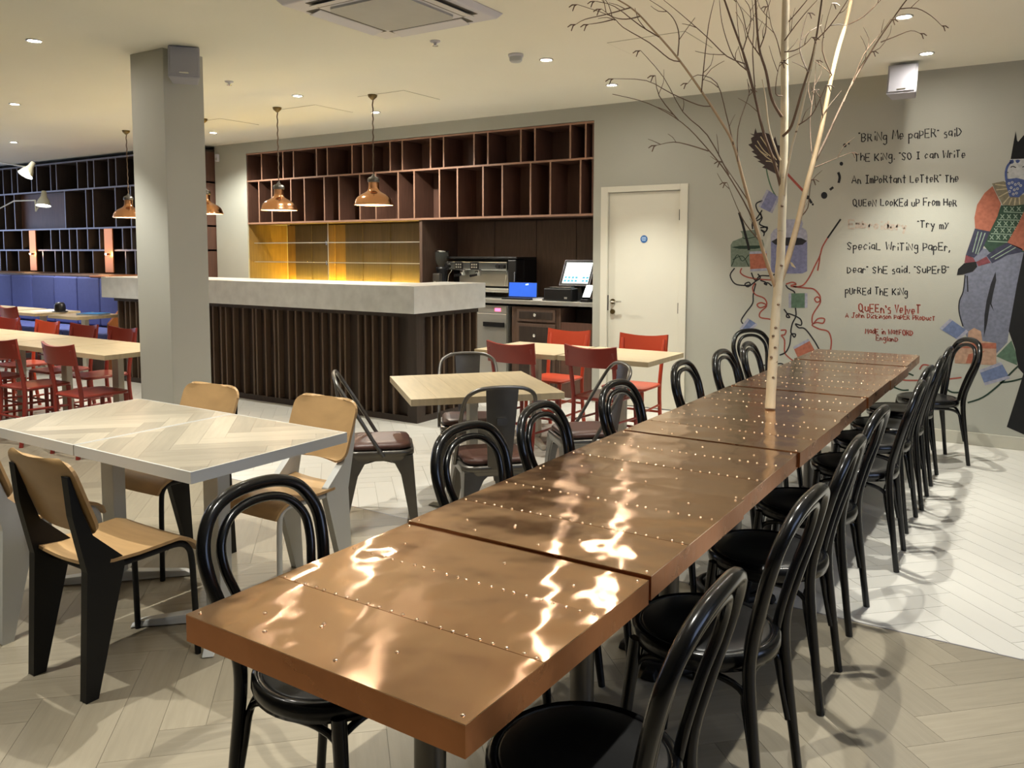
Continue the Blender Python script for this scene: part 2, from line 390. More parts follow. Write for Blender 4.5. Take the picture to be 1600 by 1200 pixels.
# ------------------------------------------------------------------ ceiling fittings
def downlight():
    t = thing('downlight', '', 'ceiling light')
    MB().lathe([(.052, .001), (.052, -.006), (.044, -.008), (.040, -.001)], 24).build('bezel', 'steel', t)
    MB().lathe([(.040, -.001), (.034, -.0035), (.0005, -.0045)], 20).build('lens', 'lens', t)
    register(t); return t
dl = downlight(); first = True
LBL = {}
for i, (x, y) in enumerate(SPOTS):
    q = proj((x, y, ZC)); vis = q[2] > 0 and -20 < q[0] < 1620 and -20 < q[1] < 400
    near = {-.8: 'the tree', -3.2: 'the door', -5.85: 'the column', -8.5: 'the bar end', -11.45: 'the banquette', -14.2: 'the far window'}[x]
    rank = sum(1 for (a, b) in SPOTS if a == x and b > y)
    lab = 'recessed ceiling downlight, %s from the back wall in the row by %s' % (['first', 'second', 'third', 'fourth', 'fifth', 'sixth', 'seventh', 'eighth'][rank], near)
    if first: t = dl; t.location = (x, y, ZC); t['label'] = lab; t['group'] = 'recessed ceiling downlights'; first = False
    else: t = clone(dl, lab, (x, y, ZC), 0, 'recessed ceiling downlights')
    ld = bpy.data.lights.new('downlight_beam', 'SPOT'); ld.energy = SPOT_W; ld.spot_size = math.radians(80); ld.spot_blend = .6; ld.shadow_soft_size = .016
    ld.color = (1, .98, .88)
    if y > 6.3 and x < -4: ld.spot_size = math.radians(150); ld.spot_blend = .5
    lo = bpy.data.objects.new('downlight_beam', ld); COL.objects.link(lo); lo.parent = t; lo.location = (0, 0, -.045)
# air-conditioning cassette
ac = thing('ceiling_cassette', 'square air-conditioning cassette set in the ceiling, with four louvre flaps', 'air conditioner', (-3.28, 3.77, ZC))
MB().hexa([(-.47, -.47, -.001), (.47, -.47, -.001), (.47, .47, -.001), (-.47, .47, -.001)], [(-.44, -.44, -.035), (.44, -.44, -.035), (.44, .44, -.035), (-.44, .44, -.035)]).build('fascia', 'plasticwhite', ac, .006)
MB().prism([(-.27+.04, -.27, -.035), (.23, -.27, -.035), (.27, -.23, -.035), (.27, .23, -.035), (.23, .27, -.035), (-.23, .27, -.035), (-.27, .23, -.035), (-.27, -.23, -.035)], (0, 0, -.012)).build('intake_grille', 'grille', ac, .004)
for k in range(4):
    a = k*PI/2; c, s = math.cos(a), math.sin(a); rot = lambda x, y, z: (x*c-y*s, x*s+y*c, z)
    MB().hexa([rot(-.27, .31, -.036), rot(.27, .31, -.036), rot(.27, .315, -.040), rot(-.27, .315, -.040)], [rot(-.27, .39, -.05), rot(.27, .39, -.05), rot(.27, .395, -.055), rot(-.27, .395, -.055)]).build('louvre', 'plasticwhite', ac)
    MB().hexa([rot(-.29, .30, -.0352), rot(.29, .30, -.0352), rot(.29, .405, -.0352), rot(-.29, .405, -.0352)], [rot(-.29, .30, -.037), rot(.29, .30, -.037), rot(.29, .405, -.037), rot(-.29, .405, -.037)]).build('louvre_slot', 'gap_dark', ac)
p = onz(806, 85, ZC); t = thing('smoke_detector', 'round white smoke detector on the ceiling beside a downlight', 'smoke detector', p)
MB().lathe([(.0005, 0), (.055, 0), (.055, -.018), (.048, -.02)], 24).build('base', 'plasticwhite', t)
MB().lathe([(.048, -.02), (.046, -.045), (.036, -.055), (.0005, -.057)], 24).build('sensor_head', 'grille', t)
for (px, py), lab in (((680, 64), 'small white sprinkler head on the ceiling below the air-conditioning cassette'), ((358, 127), 'small sprinkler head on the ceiling beside the column')):
    p = onz(px, py, ZC); t = thing('sprinkler_head', lab, 'sprinkler', p, 0, 'ceiling sprinklers')
    MB().lathe([(.0005, 0), (.036, 0), (.034, -.008), (.012, -.012), (.010, -.03)], 18).build('escutcheon', 'plasticwhite', t)
    MB().lathe([(.0005, -.03), (.02, -.031), (.02, -.034), (.0005, -.035)], 14).build('deflector', 'chrome', t)
def speaker(p, rz, lab, drop, mount):
    t = thing('loudspeaker', lab, 'loudspeaker', p, rz, 'white loudspeakers')
    ca, sa = math.cos(-.28), math.sin(-.28)
    def R(x, y, z): return (x, y*ca-z*sa, y*sa+z*ca-drop)
    b = MB().hexa([R(-.085, .07, -.1), R(.085, .07, -.1), R(.085, .07, .1), R(-.085, .07, .1)], [R(-.105, -.08, -.12), R(.105, -.08, -.12), R(.105, -.08, .12), R(-.105, -.08, .12)]).build('cabinet', 'speakergrey', t, .01)
    MB().hexa([R(-.09, -.081, -.105), R(.09, -.081, -.105), R(.09, -.081, .105), R(-.09, -.081, .105)], [R(-.088, -.089, -.103), R(.088, -.089, -.103), R(.088, -.089, .103), R(-.088, -.089, .103)]).build('speaker_grille', 'speakergrey', t)
    MB().hexa([R(-.03, -.090, -.095), R(.03, -.090, -.095), R(.03, -.090, -.085), R(-.03, -.090, -.085)], [R(-.03, -.092, -.095), R(.03, -.092, -.095), R(.03, -.092, -.085), R(-.03, -.092, -.085)]).build('name_badge', 'chrome', t)
    MB().tube(mount, .012, 8).build('bracket', 'plasticwhite', t)
speaker((-5.16, 3.72, ZC), .9, 'white loudspeaker box tilted on a bracket at the top of the column', .135, [(0, .10, -.1), (0, .06, -.12)])
speaker((-.98, 6.95, ZC), 0, 'white loudspeaker box hanging from the ceiling above the mural lettering', .15, [(0, .02, -.0), (0, .02, -.06)])

p = ony(341, 247, YW); t = thing('motion_sensor', 'small white motion sensor high on the pier left of the shelving', 'sensor', (p.x, YW, p.z))
bx(-.03, .03, -.035, -.001, -.05, .05).build('housing', 'plasticwhite', t, .008); bx(-.02, .02, -.038, -.0352, -.03, .0).build('lens_window', 'grille', t)
# pendants
def pendant(p, zb, lab):
    t = thing('pendant_lamp', lab, 'pendant lamp', p, 0, 'copper pendant lamps over the bar'); zz = zb-ZC
    MB().lathe([(.0005, 0), (.045, 0), (.04, -.02), (.012, -.045), (.0005, -.05)], 18).build('ceiling_rose', 'brass', t)
    L = -(zz+.28); pts = [(.003*math.sin(k*1.3), .003*math.cos(k*1.3), -.04-(L-.04)*k/40) for k in range(41)]
    MB().tube(pts, .0055, 6).build('twisted_cord', 'twig', t)
    sh = MB().lathe([(.180, zz), (.184, zz+.006), (.178, zz+.014), (.172, zz+.04), (.158, zz+.066), (.128, zz+.092), (.090, zz+.112), (.062, zz+.128), (.052, zz+.145), (.050, zz+.16), (.048, zz+.215)], 40).build('shade', 'copper_shade', t)
    MB().lathe([(.176, zz+.001), (.168, zz+.038), (.153, zz+.062), (.122, zz+.086), (.085, zz+.105), (.04, zz+.118), (.0005, zz+.12)], 40).build('shade_lining', 'shade_in', sh)
    MB().lathe([(.050, zz+.208), (.055, zz+.214), (.055, zz+.240), (.044, zz+.252), (.02, zz+.262), (.008, zz+.285), (.0005, zz+.287)], 24).build('cap', 'gunmetal', t)
    MB().lathe([(.0005, zz+.025), (.028, zz+.034), (.036, zz+.056), (.028, zz+.085), (.014, zz+.108), (.0005, zz+.112)], 16).build('bulb', 'bulb', t)
    ld = bpy.data.lights.new('pendant_light', 'POINT'); ld.energy = 9; ld.color = (1, .74, .45); ld.shadow_soft_size = .04
    lo = bpy.data.objects.new('pendant_light', ld); COL.objects.link(lo); lo.parent = t; lo.location = (0, 0, zz+.02)
pendant((-6.5, 5.73, ZC), 1.915, 'copper dome pendant lamp just right of the column, before the yellow-lit boards')
pendant((-5.24, 5.74, ZC), 1.93, 'copper dome pendant lamp over the bar nearest the coffee machine')
pendant((-9.24, 5.84, ZC), 1.905, 'copper dome pendant lamp half hidden by the left side of the column')
pendant((-7.72, 5.78, ZC), 1.91, 'copper dome pendant lamp mostly hidden behind the right side of the column')
# ------------------------------------------------------------------ bar counter
BX0, BX1, BY0, BY1 = -9.22, -4.53, 5.45, 6.52
bar = thing('bar_counter', 'long L-shaped bar clad in dark upright wooden slats', 'bar counter', (0, 0, 0))
fx0, fx1, fy0 = BX0+.10, BX1-.05, BY0+.09
mb = MB().box(fx0+.06, fx1-.06, fy0+.06, BY0+.62, .0, .97).box(fx1-.42, fx1-.06, BY0+.62, BY1-.05, .0, .97)
mb.build('carcass', 'barwood', bar)
MB().box(fx0, fx1, fy0, fy0+.02, 0, .055).box(fx1-.02, fx1, fy0+.02, BY1-.05, 0, .055).build('plinth', 'barwood', bar)
MB().box(fx0, fx1, fy0, fy0+.02, .93, .97).box(fx1-.02, fx1, fy0+.02, BY1-.05, .93, .97).build('head_rail', 'barwood', bar)
fpx = [334, 346, 354, 366, 381, 396, 401, 415, 429, 435, 451, 462.5, 475, 490, 504, 517.5, 531, 539, 560, 571, 582.5, 597.5, 614]
xs = [ony(p, 560, fy0).x for p in fpx]
x = xs[0]-.12; k = 0
while x > fx0+.03: xs.append(x); x -= (.09, .14, .11, .07, .15, .12)[k % 6]; k += 1
sl_me = None
for x in xs:
    o = bx(-.011, .011, 0, .058, .055, .93).build('slat', 'slatedge', bar) if sl_me is None else link('slat', sl_me, bar)
    sl_me = o.data; o.location = (x, fy0+.002, 0)
a = ony(636, 560, fy0).x
MB().box(a, fx1-.001, fy0+.001, fy0+.06, .055, .93).box(fx1-.06, fx1-.001, fy0+.06, onx(664, 560, fx1).y, .055, .93).build('corner_panel', 'barwood', bar)
for p in (675, 687.5, 694, 709, 722.5, 735, 745):
    y = onx(p, 560, fx1).y
    o = link('slat', sl_me, bar); o.location = (fx1-.002, y, 0); o.rotation_euler = (0, 0, PI/2)
top = thing('marble_worktop', 'thick pale grey marble top of the long bar', 'worktop', (0, 0, 0))
MB().prism([(BX0, BY0, .972), (BX1, BY0, .972), (BX1, BY1, .972), (BX1-.50, BY1, .972), (BX1-.50, BY0+.68, .972), (BX0, BY0+.68, .972)], (0, 0, .236)).build('marble_slab', 'marble', top, .004)
# ------------------------------------------------------------------ niche: shelving above the back bar
YS = YW+.006; DS = .34
def px_x(px, Y, py=300): return ony(px, py, Y).x
unit = thing('wall_shelving', 'dark wooden pigeonhole shelving with two rows of open boxes above the back bar', 'shelving', (0, 0, 0))
z0, z1, z2 = 1.885, 2.425, 2.785
x0, x1 = NX0+.004, NX1-.004
bx(x0, x1, YS+DS, YS+DS+.02, z0-.02, z2).build('back_panel', 'shelfwood', unit)
for z in (z0-.022, z1-.010, z2-.020): bx(x0, x1, YS, YS+DS, z, z+.022 if z < 2 else z+.02).build('shelf_board', 'shelfwood', unit)
for z in (z0-.022, z1-.010, z2-.020): bx(x0, x1, YS-.004, YS, z, z+.022 if z < 2 else z+.02).build('lipping', 'shelfedge', unit)
for row, (za, zb, L) in enumerate(((z1+.010, z2-.020, (409, 442.5, 459, 495, 512, 550.5, 567.5, 610, 629, 673, 693.5, 741, 762.5, 814, 836, 891, 915)),
                     (z0, z1-.010, (405, 425, 455, 476, 507, 530, 562.5, 587.5, 622.5, 647.5, 687, 715, 755, 785, 829, 860, 907)))):
    for p in L:
        x = px_x(p, YS, 265 if row == 0 else 310)
        d = bx(x-.009, x+.009, YS, YS+DS, za, zb).build('divider', 'shelfwood', unit)
        bx(x-.009, x+.009, YS-.004, YS, za, zb).build('lipping', 'shelfedge', d)
for x in (x0, x1-.018): bx(x, x+.018, YS, YS+DS, z0, z2-.02).build('side_panel', 'shelfwood', unit)
# back bar below
xm = px_x(656, YW, 400)
ZW = ony(926, 473, YW+.03).z
dv = thing('niche_divider', 'tall dark wooden upright between the lit glass shelves and the coffee machine', 'panel')
bx(xm-.02, xm+.02, YW+.02, YN-.004, ZW+.001, z0-.024).build('upright', 'darkwood', dv)
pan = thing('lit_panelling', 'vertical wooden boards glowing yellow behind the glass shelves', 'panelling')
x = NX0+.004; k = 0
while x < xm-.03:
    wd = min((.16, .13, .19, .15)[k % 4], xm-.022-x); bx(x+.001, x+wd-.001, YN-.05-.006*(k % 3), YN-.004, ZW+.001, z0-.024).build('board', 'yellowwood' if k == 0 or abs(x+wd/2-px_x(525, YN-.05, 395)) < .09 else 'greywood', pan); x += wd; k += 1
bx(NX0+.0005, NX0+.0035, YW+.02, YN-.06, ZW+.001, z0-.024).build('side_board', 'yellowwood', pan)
pan2 = thing('dark_panelling', 'dark brown vertical boards behind the coffee machine and till', 'panelling')
x = xm+.022; k = 0
while x < NX1-.02:
    wd = min((.30, .24, .27)[k % 3], NX1-.004-x); bx(x+.001, x+wd-.001, YN-.04-.008*(k % 2), YN-.004, ZW+.001, z0-.024).build('board', 'darkwood', pan2); x += wd; k += 1
for zz, lab in ((ony(511, 379, YW+.12).z, 'upper glass shelf in front of the yellow-lit boards'), (ony(511, 410, YW+.12).z, 'lower glass shelf in front of the yellow-lit boards')):
    g = thing('glass_shelf', lab, 'shelf', (0, 0, 0), 0, 'glass shelves behind the bar')
    xc = px_x(511, YW+.12, 395)
    for a, b in ((NX0+.008, xc-.004), (xc+.004, xm-.024)):
        bx(a, b, YW+.10, YW+.42, zz-.006, zz+.004).build('glass_pane', 'glass', g)
        bx(a, b, YW+.094, YW+.0995, zz-.006, zz+.004).build('edge_strip', 'steel', g)
    MB().tube([(xc, YW+.11, zz-.03), (xc, YW+.11, zz+.02)], .009, 8).build('clamp', 'chrome', g)
rod = MB(); xc = px_x(511, YW+.12, 395); rod.tube([(xc, YW+.14, ZW+.001), (xc, YW+.14, z0-.024)], .006, 8)
tag(rod.build('shelf_rod', 'steel', None), 'thin upright steel rod holding the glass shelves behind the bar', 'rod')
led = thing('led_strip', 'yellow glowing light strip along the back of the bar worktop', 'strip light')
bx(NX0+.05, xm-.05, YN-.15, YN-.09, ZW+.001, ZW+.02).build('channel', 'steel', led)
bx(NX0+.06, xm-.06, YN-.145, YN-.095, ZW+.0202, ZW+.024).build('diffuser', 'led', led)
wt = thing('back_worktop', 'stainless steel worktop of the back bar', 'worktop')
bx(NX0+.004, NX1-.004, YW+.02, YN-.004, ZW-.045, ZW).build('steel_top', 'steel', wt, .004)
# units under the worktop
def unit_box(name, lab, cat, xa, xb, m):
    t = thing(name, lab, cat, (0, 0, 0)); bx(xa, xb, YW+.07, YN-.006, 0, ZW-.075).build('body', m, t); return t
yf = YW+.06
X = lambda p, q=510: ony(p, q, yf).x
Zp = lambda p, q: ony(p, q, yf).z
fr = unit_box('undercounter_fridge', 'stainless undercounter fridge with a red digital display', 'fridge', X(745), X(793), 'steel')
bx(X(745)+.006, X(793)-.006, yf-.012, YW+.069, .12, ZW-.16).build('door', 'steel', fr, .004)
c = bx(X(745)+.006, X(793)-.006, yf-.008, YW+.069, ZW-.155, ZW-.08).build('control_panel', 'steel', fr)
bx(X(774), X(783), yf-.010, yf-.0081, ZW-.135, ZW-.10).build('display', 'red_led', c)
bx(X(757), X(789), yf-.03, yf-.0125, Zp(770, 510), Zp(770, 503)).build('handle', 'blackplastic', fr)
dr = unit_box('drawer_unit', 'dark wooden cabinet with two drawers and round silver knobs under the till', 'cabinet', X(793)+.05, X(872), 'darkwood')
for za, zb, kp in ((Zp(838, 503), ZW-.09, (838, 492)), (.1, Zp(838, 506), (837, 524))):
    d = bx(X(808), X(868), yf-.012, YW+.069, za, zb).build('drawer', 'darkwood', dr, .004); c = ony(*kp, yf)
    bx(X(812), X(864), yf-.016, yf-.0121, za+.03, zb-.03).build('raised_field', 'barwood', d, .003)
    MB().lathe([(.0005, -.03), (.018, -.026), (.02, -.016), (.009, -.008), (.009, 0)], 14).build('knob', 'chrome', d)
    kn = [o for o in COL.objects if o.parent is d and o.name.startswith('knob')][-1]; kn.rotation_euler = (-PI/2, 0, 0); kn.location = (c.x, yf-.016, c.z)
sh = thing('open_cabinet', 'dark open cabinet beside the drawers, next to the white door', 'cabinet')
xa, xb = X(872)+.004, NX1-.006
for args in ((xa, xa+.02, YW+.07, YN-.006, 0, ZW-.075), (xb-.02, xb, YW+.07, YN-.006, 0, ZW-.075)): bx(*args).build('side_panel', 'darkwood', sh)
bx(xa+.021, xb-.021, YW+.40, YW+.42, .02, ZW-.1).build('back_panel', 'shelfblack', sh)
bx(xa+.021, xb-.021, YW+.075, YW+.10, 0, Zp(900, 505)).build('lower_door', 'shelfwood', sh)
un = unit_box('undercounter_cabinet', 'dark undercounter cabinet run hidden behind the bar', 'cabinet', NX0+.006, X(745)-.01, 'darkwood')
for k in range(5):
    a = NX0+.02+k*.62; bx(a, a+.60, yf-.01, YW+.069, .1, ZW-.09).build('door', 'darkwood', un, .003)
# ------------------------------------------------------------------ things on the back worktop
yq = YW+.14
def Q(px, py, Y=yq): return ony(px, py, Y)
# espresso machine
a, b = Q(697, 440, yq+.14).x, Q(808, 440, yq+.14).x; zt = Q(750, 403, yq+.14).z; zb = ZW
t = thing('espresso_machine', 'two-group steel and black espresso machine on the back worktop', 'coffee machine', ((a+b)/2, yq+.14, zb)); wx = (b-a)/2; hh = zt-zb
bx(-wx, wx, .14, .46, .10, hh-.01).build('housing', 'blackplastic', t, .01)
bx(-wx+.01, wx-.12, -.02, .139, hh-.14, hh-.04).build('group_head_cover', 'chrome', t, .012)
bx(-wx+.01, wx, -.01, .46, hh-.011, hh+.012).build('cup_tray', 'blackplastic', t, .005)
bx(wx-.11, wx, -.02, .139, .10, hh-.02).build('side_cheek', 'blackplastic', t, .01)
bx(-wx+.10, wx-.12, .125, .1395, .12, hh-.15).build('splash_back', 'steel', t)
bx(-wx+.03, wx-.04, -.06, .139, .06, .10).build('drip_tray', 'steel', t, .005)
for x in (-wx+.05, wx-.08): bx(x, x+.05, -.02, .42, 0, .06).build('foot', 'blackplastic', t)
for gx in (-wx+.20, -wx+.42):
    g = MB().lathe([(.0005, hh-.20), (.034, hh-.20), (.038, hh-.141)], 18, (gx, .05, 0)).build('group_head', 'chrome', t)
    MB().tube([(gx, .03, hh-.19), (gx, -.10, hh-.20)], [.012, .015], 10).build('portafilter_handle', 'blackplastic', g)
    k = bx(gx-.055, gx+.055, -.028, -.021, hh-.135, hh-.045).build('button_pad', 'blackplastic', t, .004)
    for i in range(3):
        for j in range(2): MB().tube([(gx-.03+.03*i, -.0285, hh-.105+.03*j), (gx-.03+.03*i, -.031, hh-.105+.03*j)], .009, 10).build('button', 'steel', k)
for x in (-wx+.04, wx-.17, wx-.23): MB().tube([(x, -.022, hh-.09), (x, -.05, hh-.09)], .026, 14).build('steam_knob', 'blackplastic', t)
for x, dx in ((-wx+.06, -.02), (wx-.15, .01)): MB().tube([(x, .04, hh-.14), (x+dx, 0, hh-.19), (x+dx, -.03, .14)], .006, 8).build('steam_wand', 'chrome', t)
MB().tube([(wx-.015, -.03, .11), (wx-.015, -.03, hh-.15)], .007, 8).build('guard_rail', 'chrome', t)
# grinder
p = Q(677, 430); t = thing('coffee_grinder', 'black and chrome coffee grinder beside the espresso machine', 'coffee grinder', (p.x+.05, yq+.1, ZW)); gh = Q(677, 391).z-ZW
MB().lathe([(.0005, 0), (.085, 0), (.085, .03), (.06, .06), (.06, .28), (.07, .30), (.07, .33), (.0005, .33)], 20).build('body', 'blackplastic', t)
MB().lathe([(.035, .33), (.05, .36), (.075, .40), (.08, gh-.02), (.0005, gh-.02)], 20).build('hopper', 'glass', t)
MB().lathe([(.0005, gh), (.083, gh), (.083, gh-.02), (.0005, gh-.021)], 20).build('hopper_lid', 'chrome', t)
bx(-.05, .05, -.12, -.055, .16, .26).build('doser', 'gunmetal', t, .012)
bx(-.035, .0, -.12, -.10, .07, .17).build('spout', 'chrome', t)
# laptop
a, b = Q(767+27, 467), Q(837, 467); p = (a+b)/2; lw = (b.x-a.x)/2
t = thing('laptop', 'open black laptop with a plain blue screen on the steel worktop', 'laptop', (p.x, yq-.07, ZW))
bx(-lw-.01, lw+.01, -.05, .10, 0, .02).build('base', 'blackplastic', t, .004)
zt = Q(815, 440, yq+.17).z-ZW
def pl(x, s): return (x, .085+.01*s, .02+(zt-.02)*s)
sc = MB().hexa([pl(-lw-.01, 0), pl(lw+.01, 0), pl(lw+.01, 1), pl(-lw-.01, 1)], [(x, y+.008, z) for x, y, z in (pl(-lw-.01, 0), pl(lw+.01, 0), pl(lw+.01, 1), pl(-lw-.01, 1))]).build('lid', 'blackplastic', t)
def pq(x, s): q = pl(x, s); return (q[0], q[1]-.0015, q[2])
MB().add([pq(-lw, .05), pq(lw, .05), pq(lw, .97), pq(-lw, .97)], [(0, 1, 2, 3)]).build('screen', 'screen_blue', sc)
def pr(x, s): q = pl(x, s); return (q[0], q[1]-.0022, q[2])
MB().add([pr(lw*.2, .80), pr(lw*.42, .84), pr(lw*.40, .93), pr(lw*.3, .90), pr(lw*.18, .88)], [(0, 1, 2, 3, 4)]).build('bird_logo', 'screen_mark', sc)
# till: touchscreen on stand with printer box
p = Q(893, 447); t = thing('till_screen', 'bright white till touchscreen on a black stand', 'till', (Q(890, 460).x, yq+.16, ZW))
zl, zh = Q(890, 446, yq+.1).z-ZW, Q(895, 407, yq+.16).z-ZW; sw = (Q(921, 430).x-Q(866, 430).x)/2*.86
def sp(x, s, d=0): return (x+.02*s, -.06+.10*s-d, zl+(zh-zl)*s)
c = MB().hexa([sp(-sw, 0), sp(sw, 0), sp(sw, 1), sp(-sw, 1)], [(x, y+.035, z) for x, y, z in (sp(-sw, 0), sp(sw, 0), sp(sw, 1), sp(-sw, 1))]).build('monitor', 'blackplastic', t, .006)
MB().add([sp(-sw*.86, .09, .004), sp(sw*.86, .09, .004), sp(sw*.86, .91, .004), sp(-sw*.86, .91, .004)], [(0, 1, 2, 3)]).build('display', 'screen_white', c)
for a, b in (((-sw, 0), (sw, 0)), ((-sw, 1), (sw, 1)), ((-sw, 0), (-sw, 1)), ((sw, 0), (sw, 1))): MB().tube([sp(*a, .002), sp(*b, .002)], .006, 6).build('rim', 'metaledge', c)
for i in range(7):
    for j in range(2):
        if i == 4: continue
        u = -sw*.78+i*sw*.24; s = .15+.13*j; MB().add([sp(u, s, .006), sp(u+sw*.17, s, .006), sp(u+sw*.17, s+.08, .006), sp(u, s+.08, .006)], [(0, 1, 2, 3)]).build('on_screen_key', 'screen_cyan', c)
MB().hexa([(-.09, -.04, 0), (.09, -.04, 0), (.09, .14, 0), (-.09, .14, 0)], [(-.05, -.01, zl+.04), (.05, -.01, zl+.04), (.05, .06, zl+.04), (-.05, .06, zl+.04)]).build('stand', 'blackplastic', t)
a, b = Q(857, 460, yq), Q(900, 460, yq); zt = Q(880, 450, yq).z-ZW
t = thing('receipt_printer', 'boxy black receipt printer in front of the till screen', 'printer', ((a.x+b.x)/2, yq-.02, ZW)); pw = (b.x-a.x)/2
bx(-pw, pw, -.08, .07, 0, zt).build('body', 'blackplastic', t, .012)
bx(-pw*.8, pw*.8, -.02, .05, zt+.0002, zt+.012).build('lid', 'gunmetal', t, .004)
bx(pw*.5, pw*.7, -.083, -.0802, zt*.2, zt*.35).build('power_button', 'steel', t)
p = Q(921, 466, yq-.06); t = thing('card_terminal', 'small card terminal with a lit white screen at the end of the worktop', 'card terminal', (p.x-.03, yq-.07, ZW))
bx(-.05, .04, -.04, .10, 0, .03).build('base', 'blackplastic', t, .006)
q4 = [(-.045, .0, .05), (.04, .0, .05), (.055, .06, .17), (-.03, .06, .17)]
c = MB().hexa(q4, [(x, y+.02, z) for x, y, z in q4]).build('body', 'blackplastic', t); MB().tube([(0, .06, .02), (0, .05, .08)], .012, 8).build('neck', 'blackplastic', t)
MB().add([(x, y-.0015, z) for x, y, z in q4], [(0, 1, 2, 3)]).build('display', 'screen_white', c)
t = thing('paper_note', 'small white paper note fixed beside the till screen', 'note', (NX1-.05, YW+.42, ZW))
bx(-.03, .03, 0, .05, .17, .26).build('holder', 'orangewood', t); bx(-.028, .03, -.002, -.0005, .25, .42).build('note_sheet', 'paper', t); bx(-.02, .02, .01, .04, 0, .17).build('stem', 'blackplastic', t)
p = Q(842, 466); t = thing('cash_pad', 'white pad of paper lying between laptop and printer', 'paper pad', (p.x+.03, yq-.02, ZW))
bx(-.06, .06, -.06, .06, 0, .018).build('sheets', 'paper', t, .002); bx(-.062, .062, -.062, .062, .0182, .022).build('cover', 'plasticwhite', t)
# ------------------------------------------------------------------ left end: bookcase wall, banquette, wall lamps
YL = 7.02; DL = .32
lib = thing('bookcase_wall', 'tall dark pigeonhole bookcase with metal-edged boxes above the blue banquette', 'shelving')
zr = [ony(100, 430, YL).z-.06, ony(205, 391, YL).z, ony(205, 355, YL).z, ony(205, 290, YL).z, ony(205, 243, YL).z]
lx0, lx1 = XL+.01, -9.58; zt_b = 1.18
bx(lx0, lx1, YL+DL, YL+DL+.03, .9, zr[4]+.02).build('back_panel', 'shelfblack', lib)
for z in zr:
    b = bx(lx0, lx1, YL, YL+DL, z-.012, z+.012).build('shelf_board', 'shelfblack', lib)
    bx(lx0, lx1, YL-.005, YL, z-.012, z+.012).build('lipping', 'metaledge', b)
rows = [(1, 11, 30, 68, 87, 99, 111, 123, 146, 197, 212, 236, 258, 281, 300), (6, 35, 80, 94, 109, 121, 137.5, 156, 192, 206, 231, 252, 279, 303),
        (8, 23, 102, 135, 146, 181, 205, 240, 252, 290, 301), (18, 27, 49, 57, 79, 88, 121, 137, 147, 170, 181.5, 215, 238, 250, 285, 304)]
for r, L in enumerate(rows):
    ym = {0: 410, 1: 373, 2: 322, 3: 268}[r]
    xs = [ony(p, ym, YL).x for p in L]; x = xs[0]-.28
    while x > lx0+.1: xs.append(x); x -= random.uniform(.16, .42)
    for x in xs:
        if x > lx1-.05: continue
        d = bx(x-.010, x+.010, YL, YL+DL, zr[r]+.012, zr[r+1]-.012).build('divider', 'shelfblack', lib)
        bx(x-.010, x+.010, YL-.005, YL, zr[r]+.012, zr[r+1]-.012).build('lipping', 'metaledge', d)
bx(lx1-.02, lx1, YL, YL+DL, .9, zr[4]-.013).build('side_panel', 'shelfwood', lib)
a, b = ony(23, 322, YL).x, ony(102, 322, YL).x
bx(a+.011, b-.011, YL+.10, YL+.12, zr[2]+.013, zr[3]-.013).build('closed_panel', 'shelfwood', lib)
for pa, pb, lab in ((49, 59, 'left copper strip with an added bulb between the bookcase boxes'), (166, 179, 'right copper strip with an added bulb between the bookcase boxes, beside the column')):
    xa, xb = ony(pa, 395, YL).x, ony(pb, 395, YL).x
    t = thing('copper_strip_panel', lab, 'wall light', ((xa+xb)/2, YL-.006, zt_b), 0, 'copper strips with added bulbs'); hw = (xb-xa)/2; hh = zr[2]-zt_b
    bx(-hw, hw, -.02, .0, .013, hh-.013).build('copper_panel', 'copper_glow', t, .003)
    MB().tube([(0, -.02, hh*.42), (0, -.06, hh*.42)], .012, 10).build('added_holder', 'brass', t)  # holder, bulb and point light added for the panel's glow; no bulb is seen
    MB().lathe([(.0005, -.015), (.009, -.01), (.011, 0), (.009, .01), (.0005, .015)], 14, (0, -.066, hh*.42)).build('bulb', 'bulb', t)
    ld = bpy.data.lights.new('added_glow_light', 'POINT'); ld.energy = 3; ld.color = (1, .6, .28); ld.shadow_soft_size = .03
    lo = bpy.data.objects.new('added_glow_light', ld); COL.objects.link(lo); lo.parent = t; lo.location = (0, -.10, hh*.42)
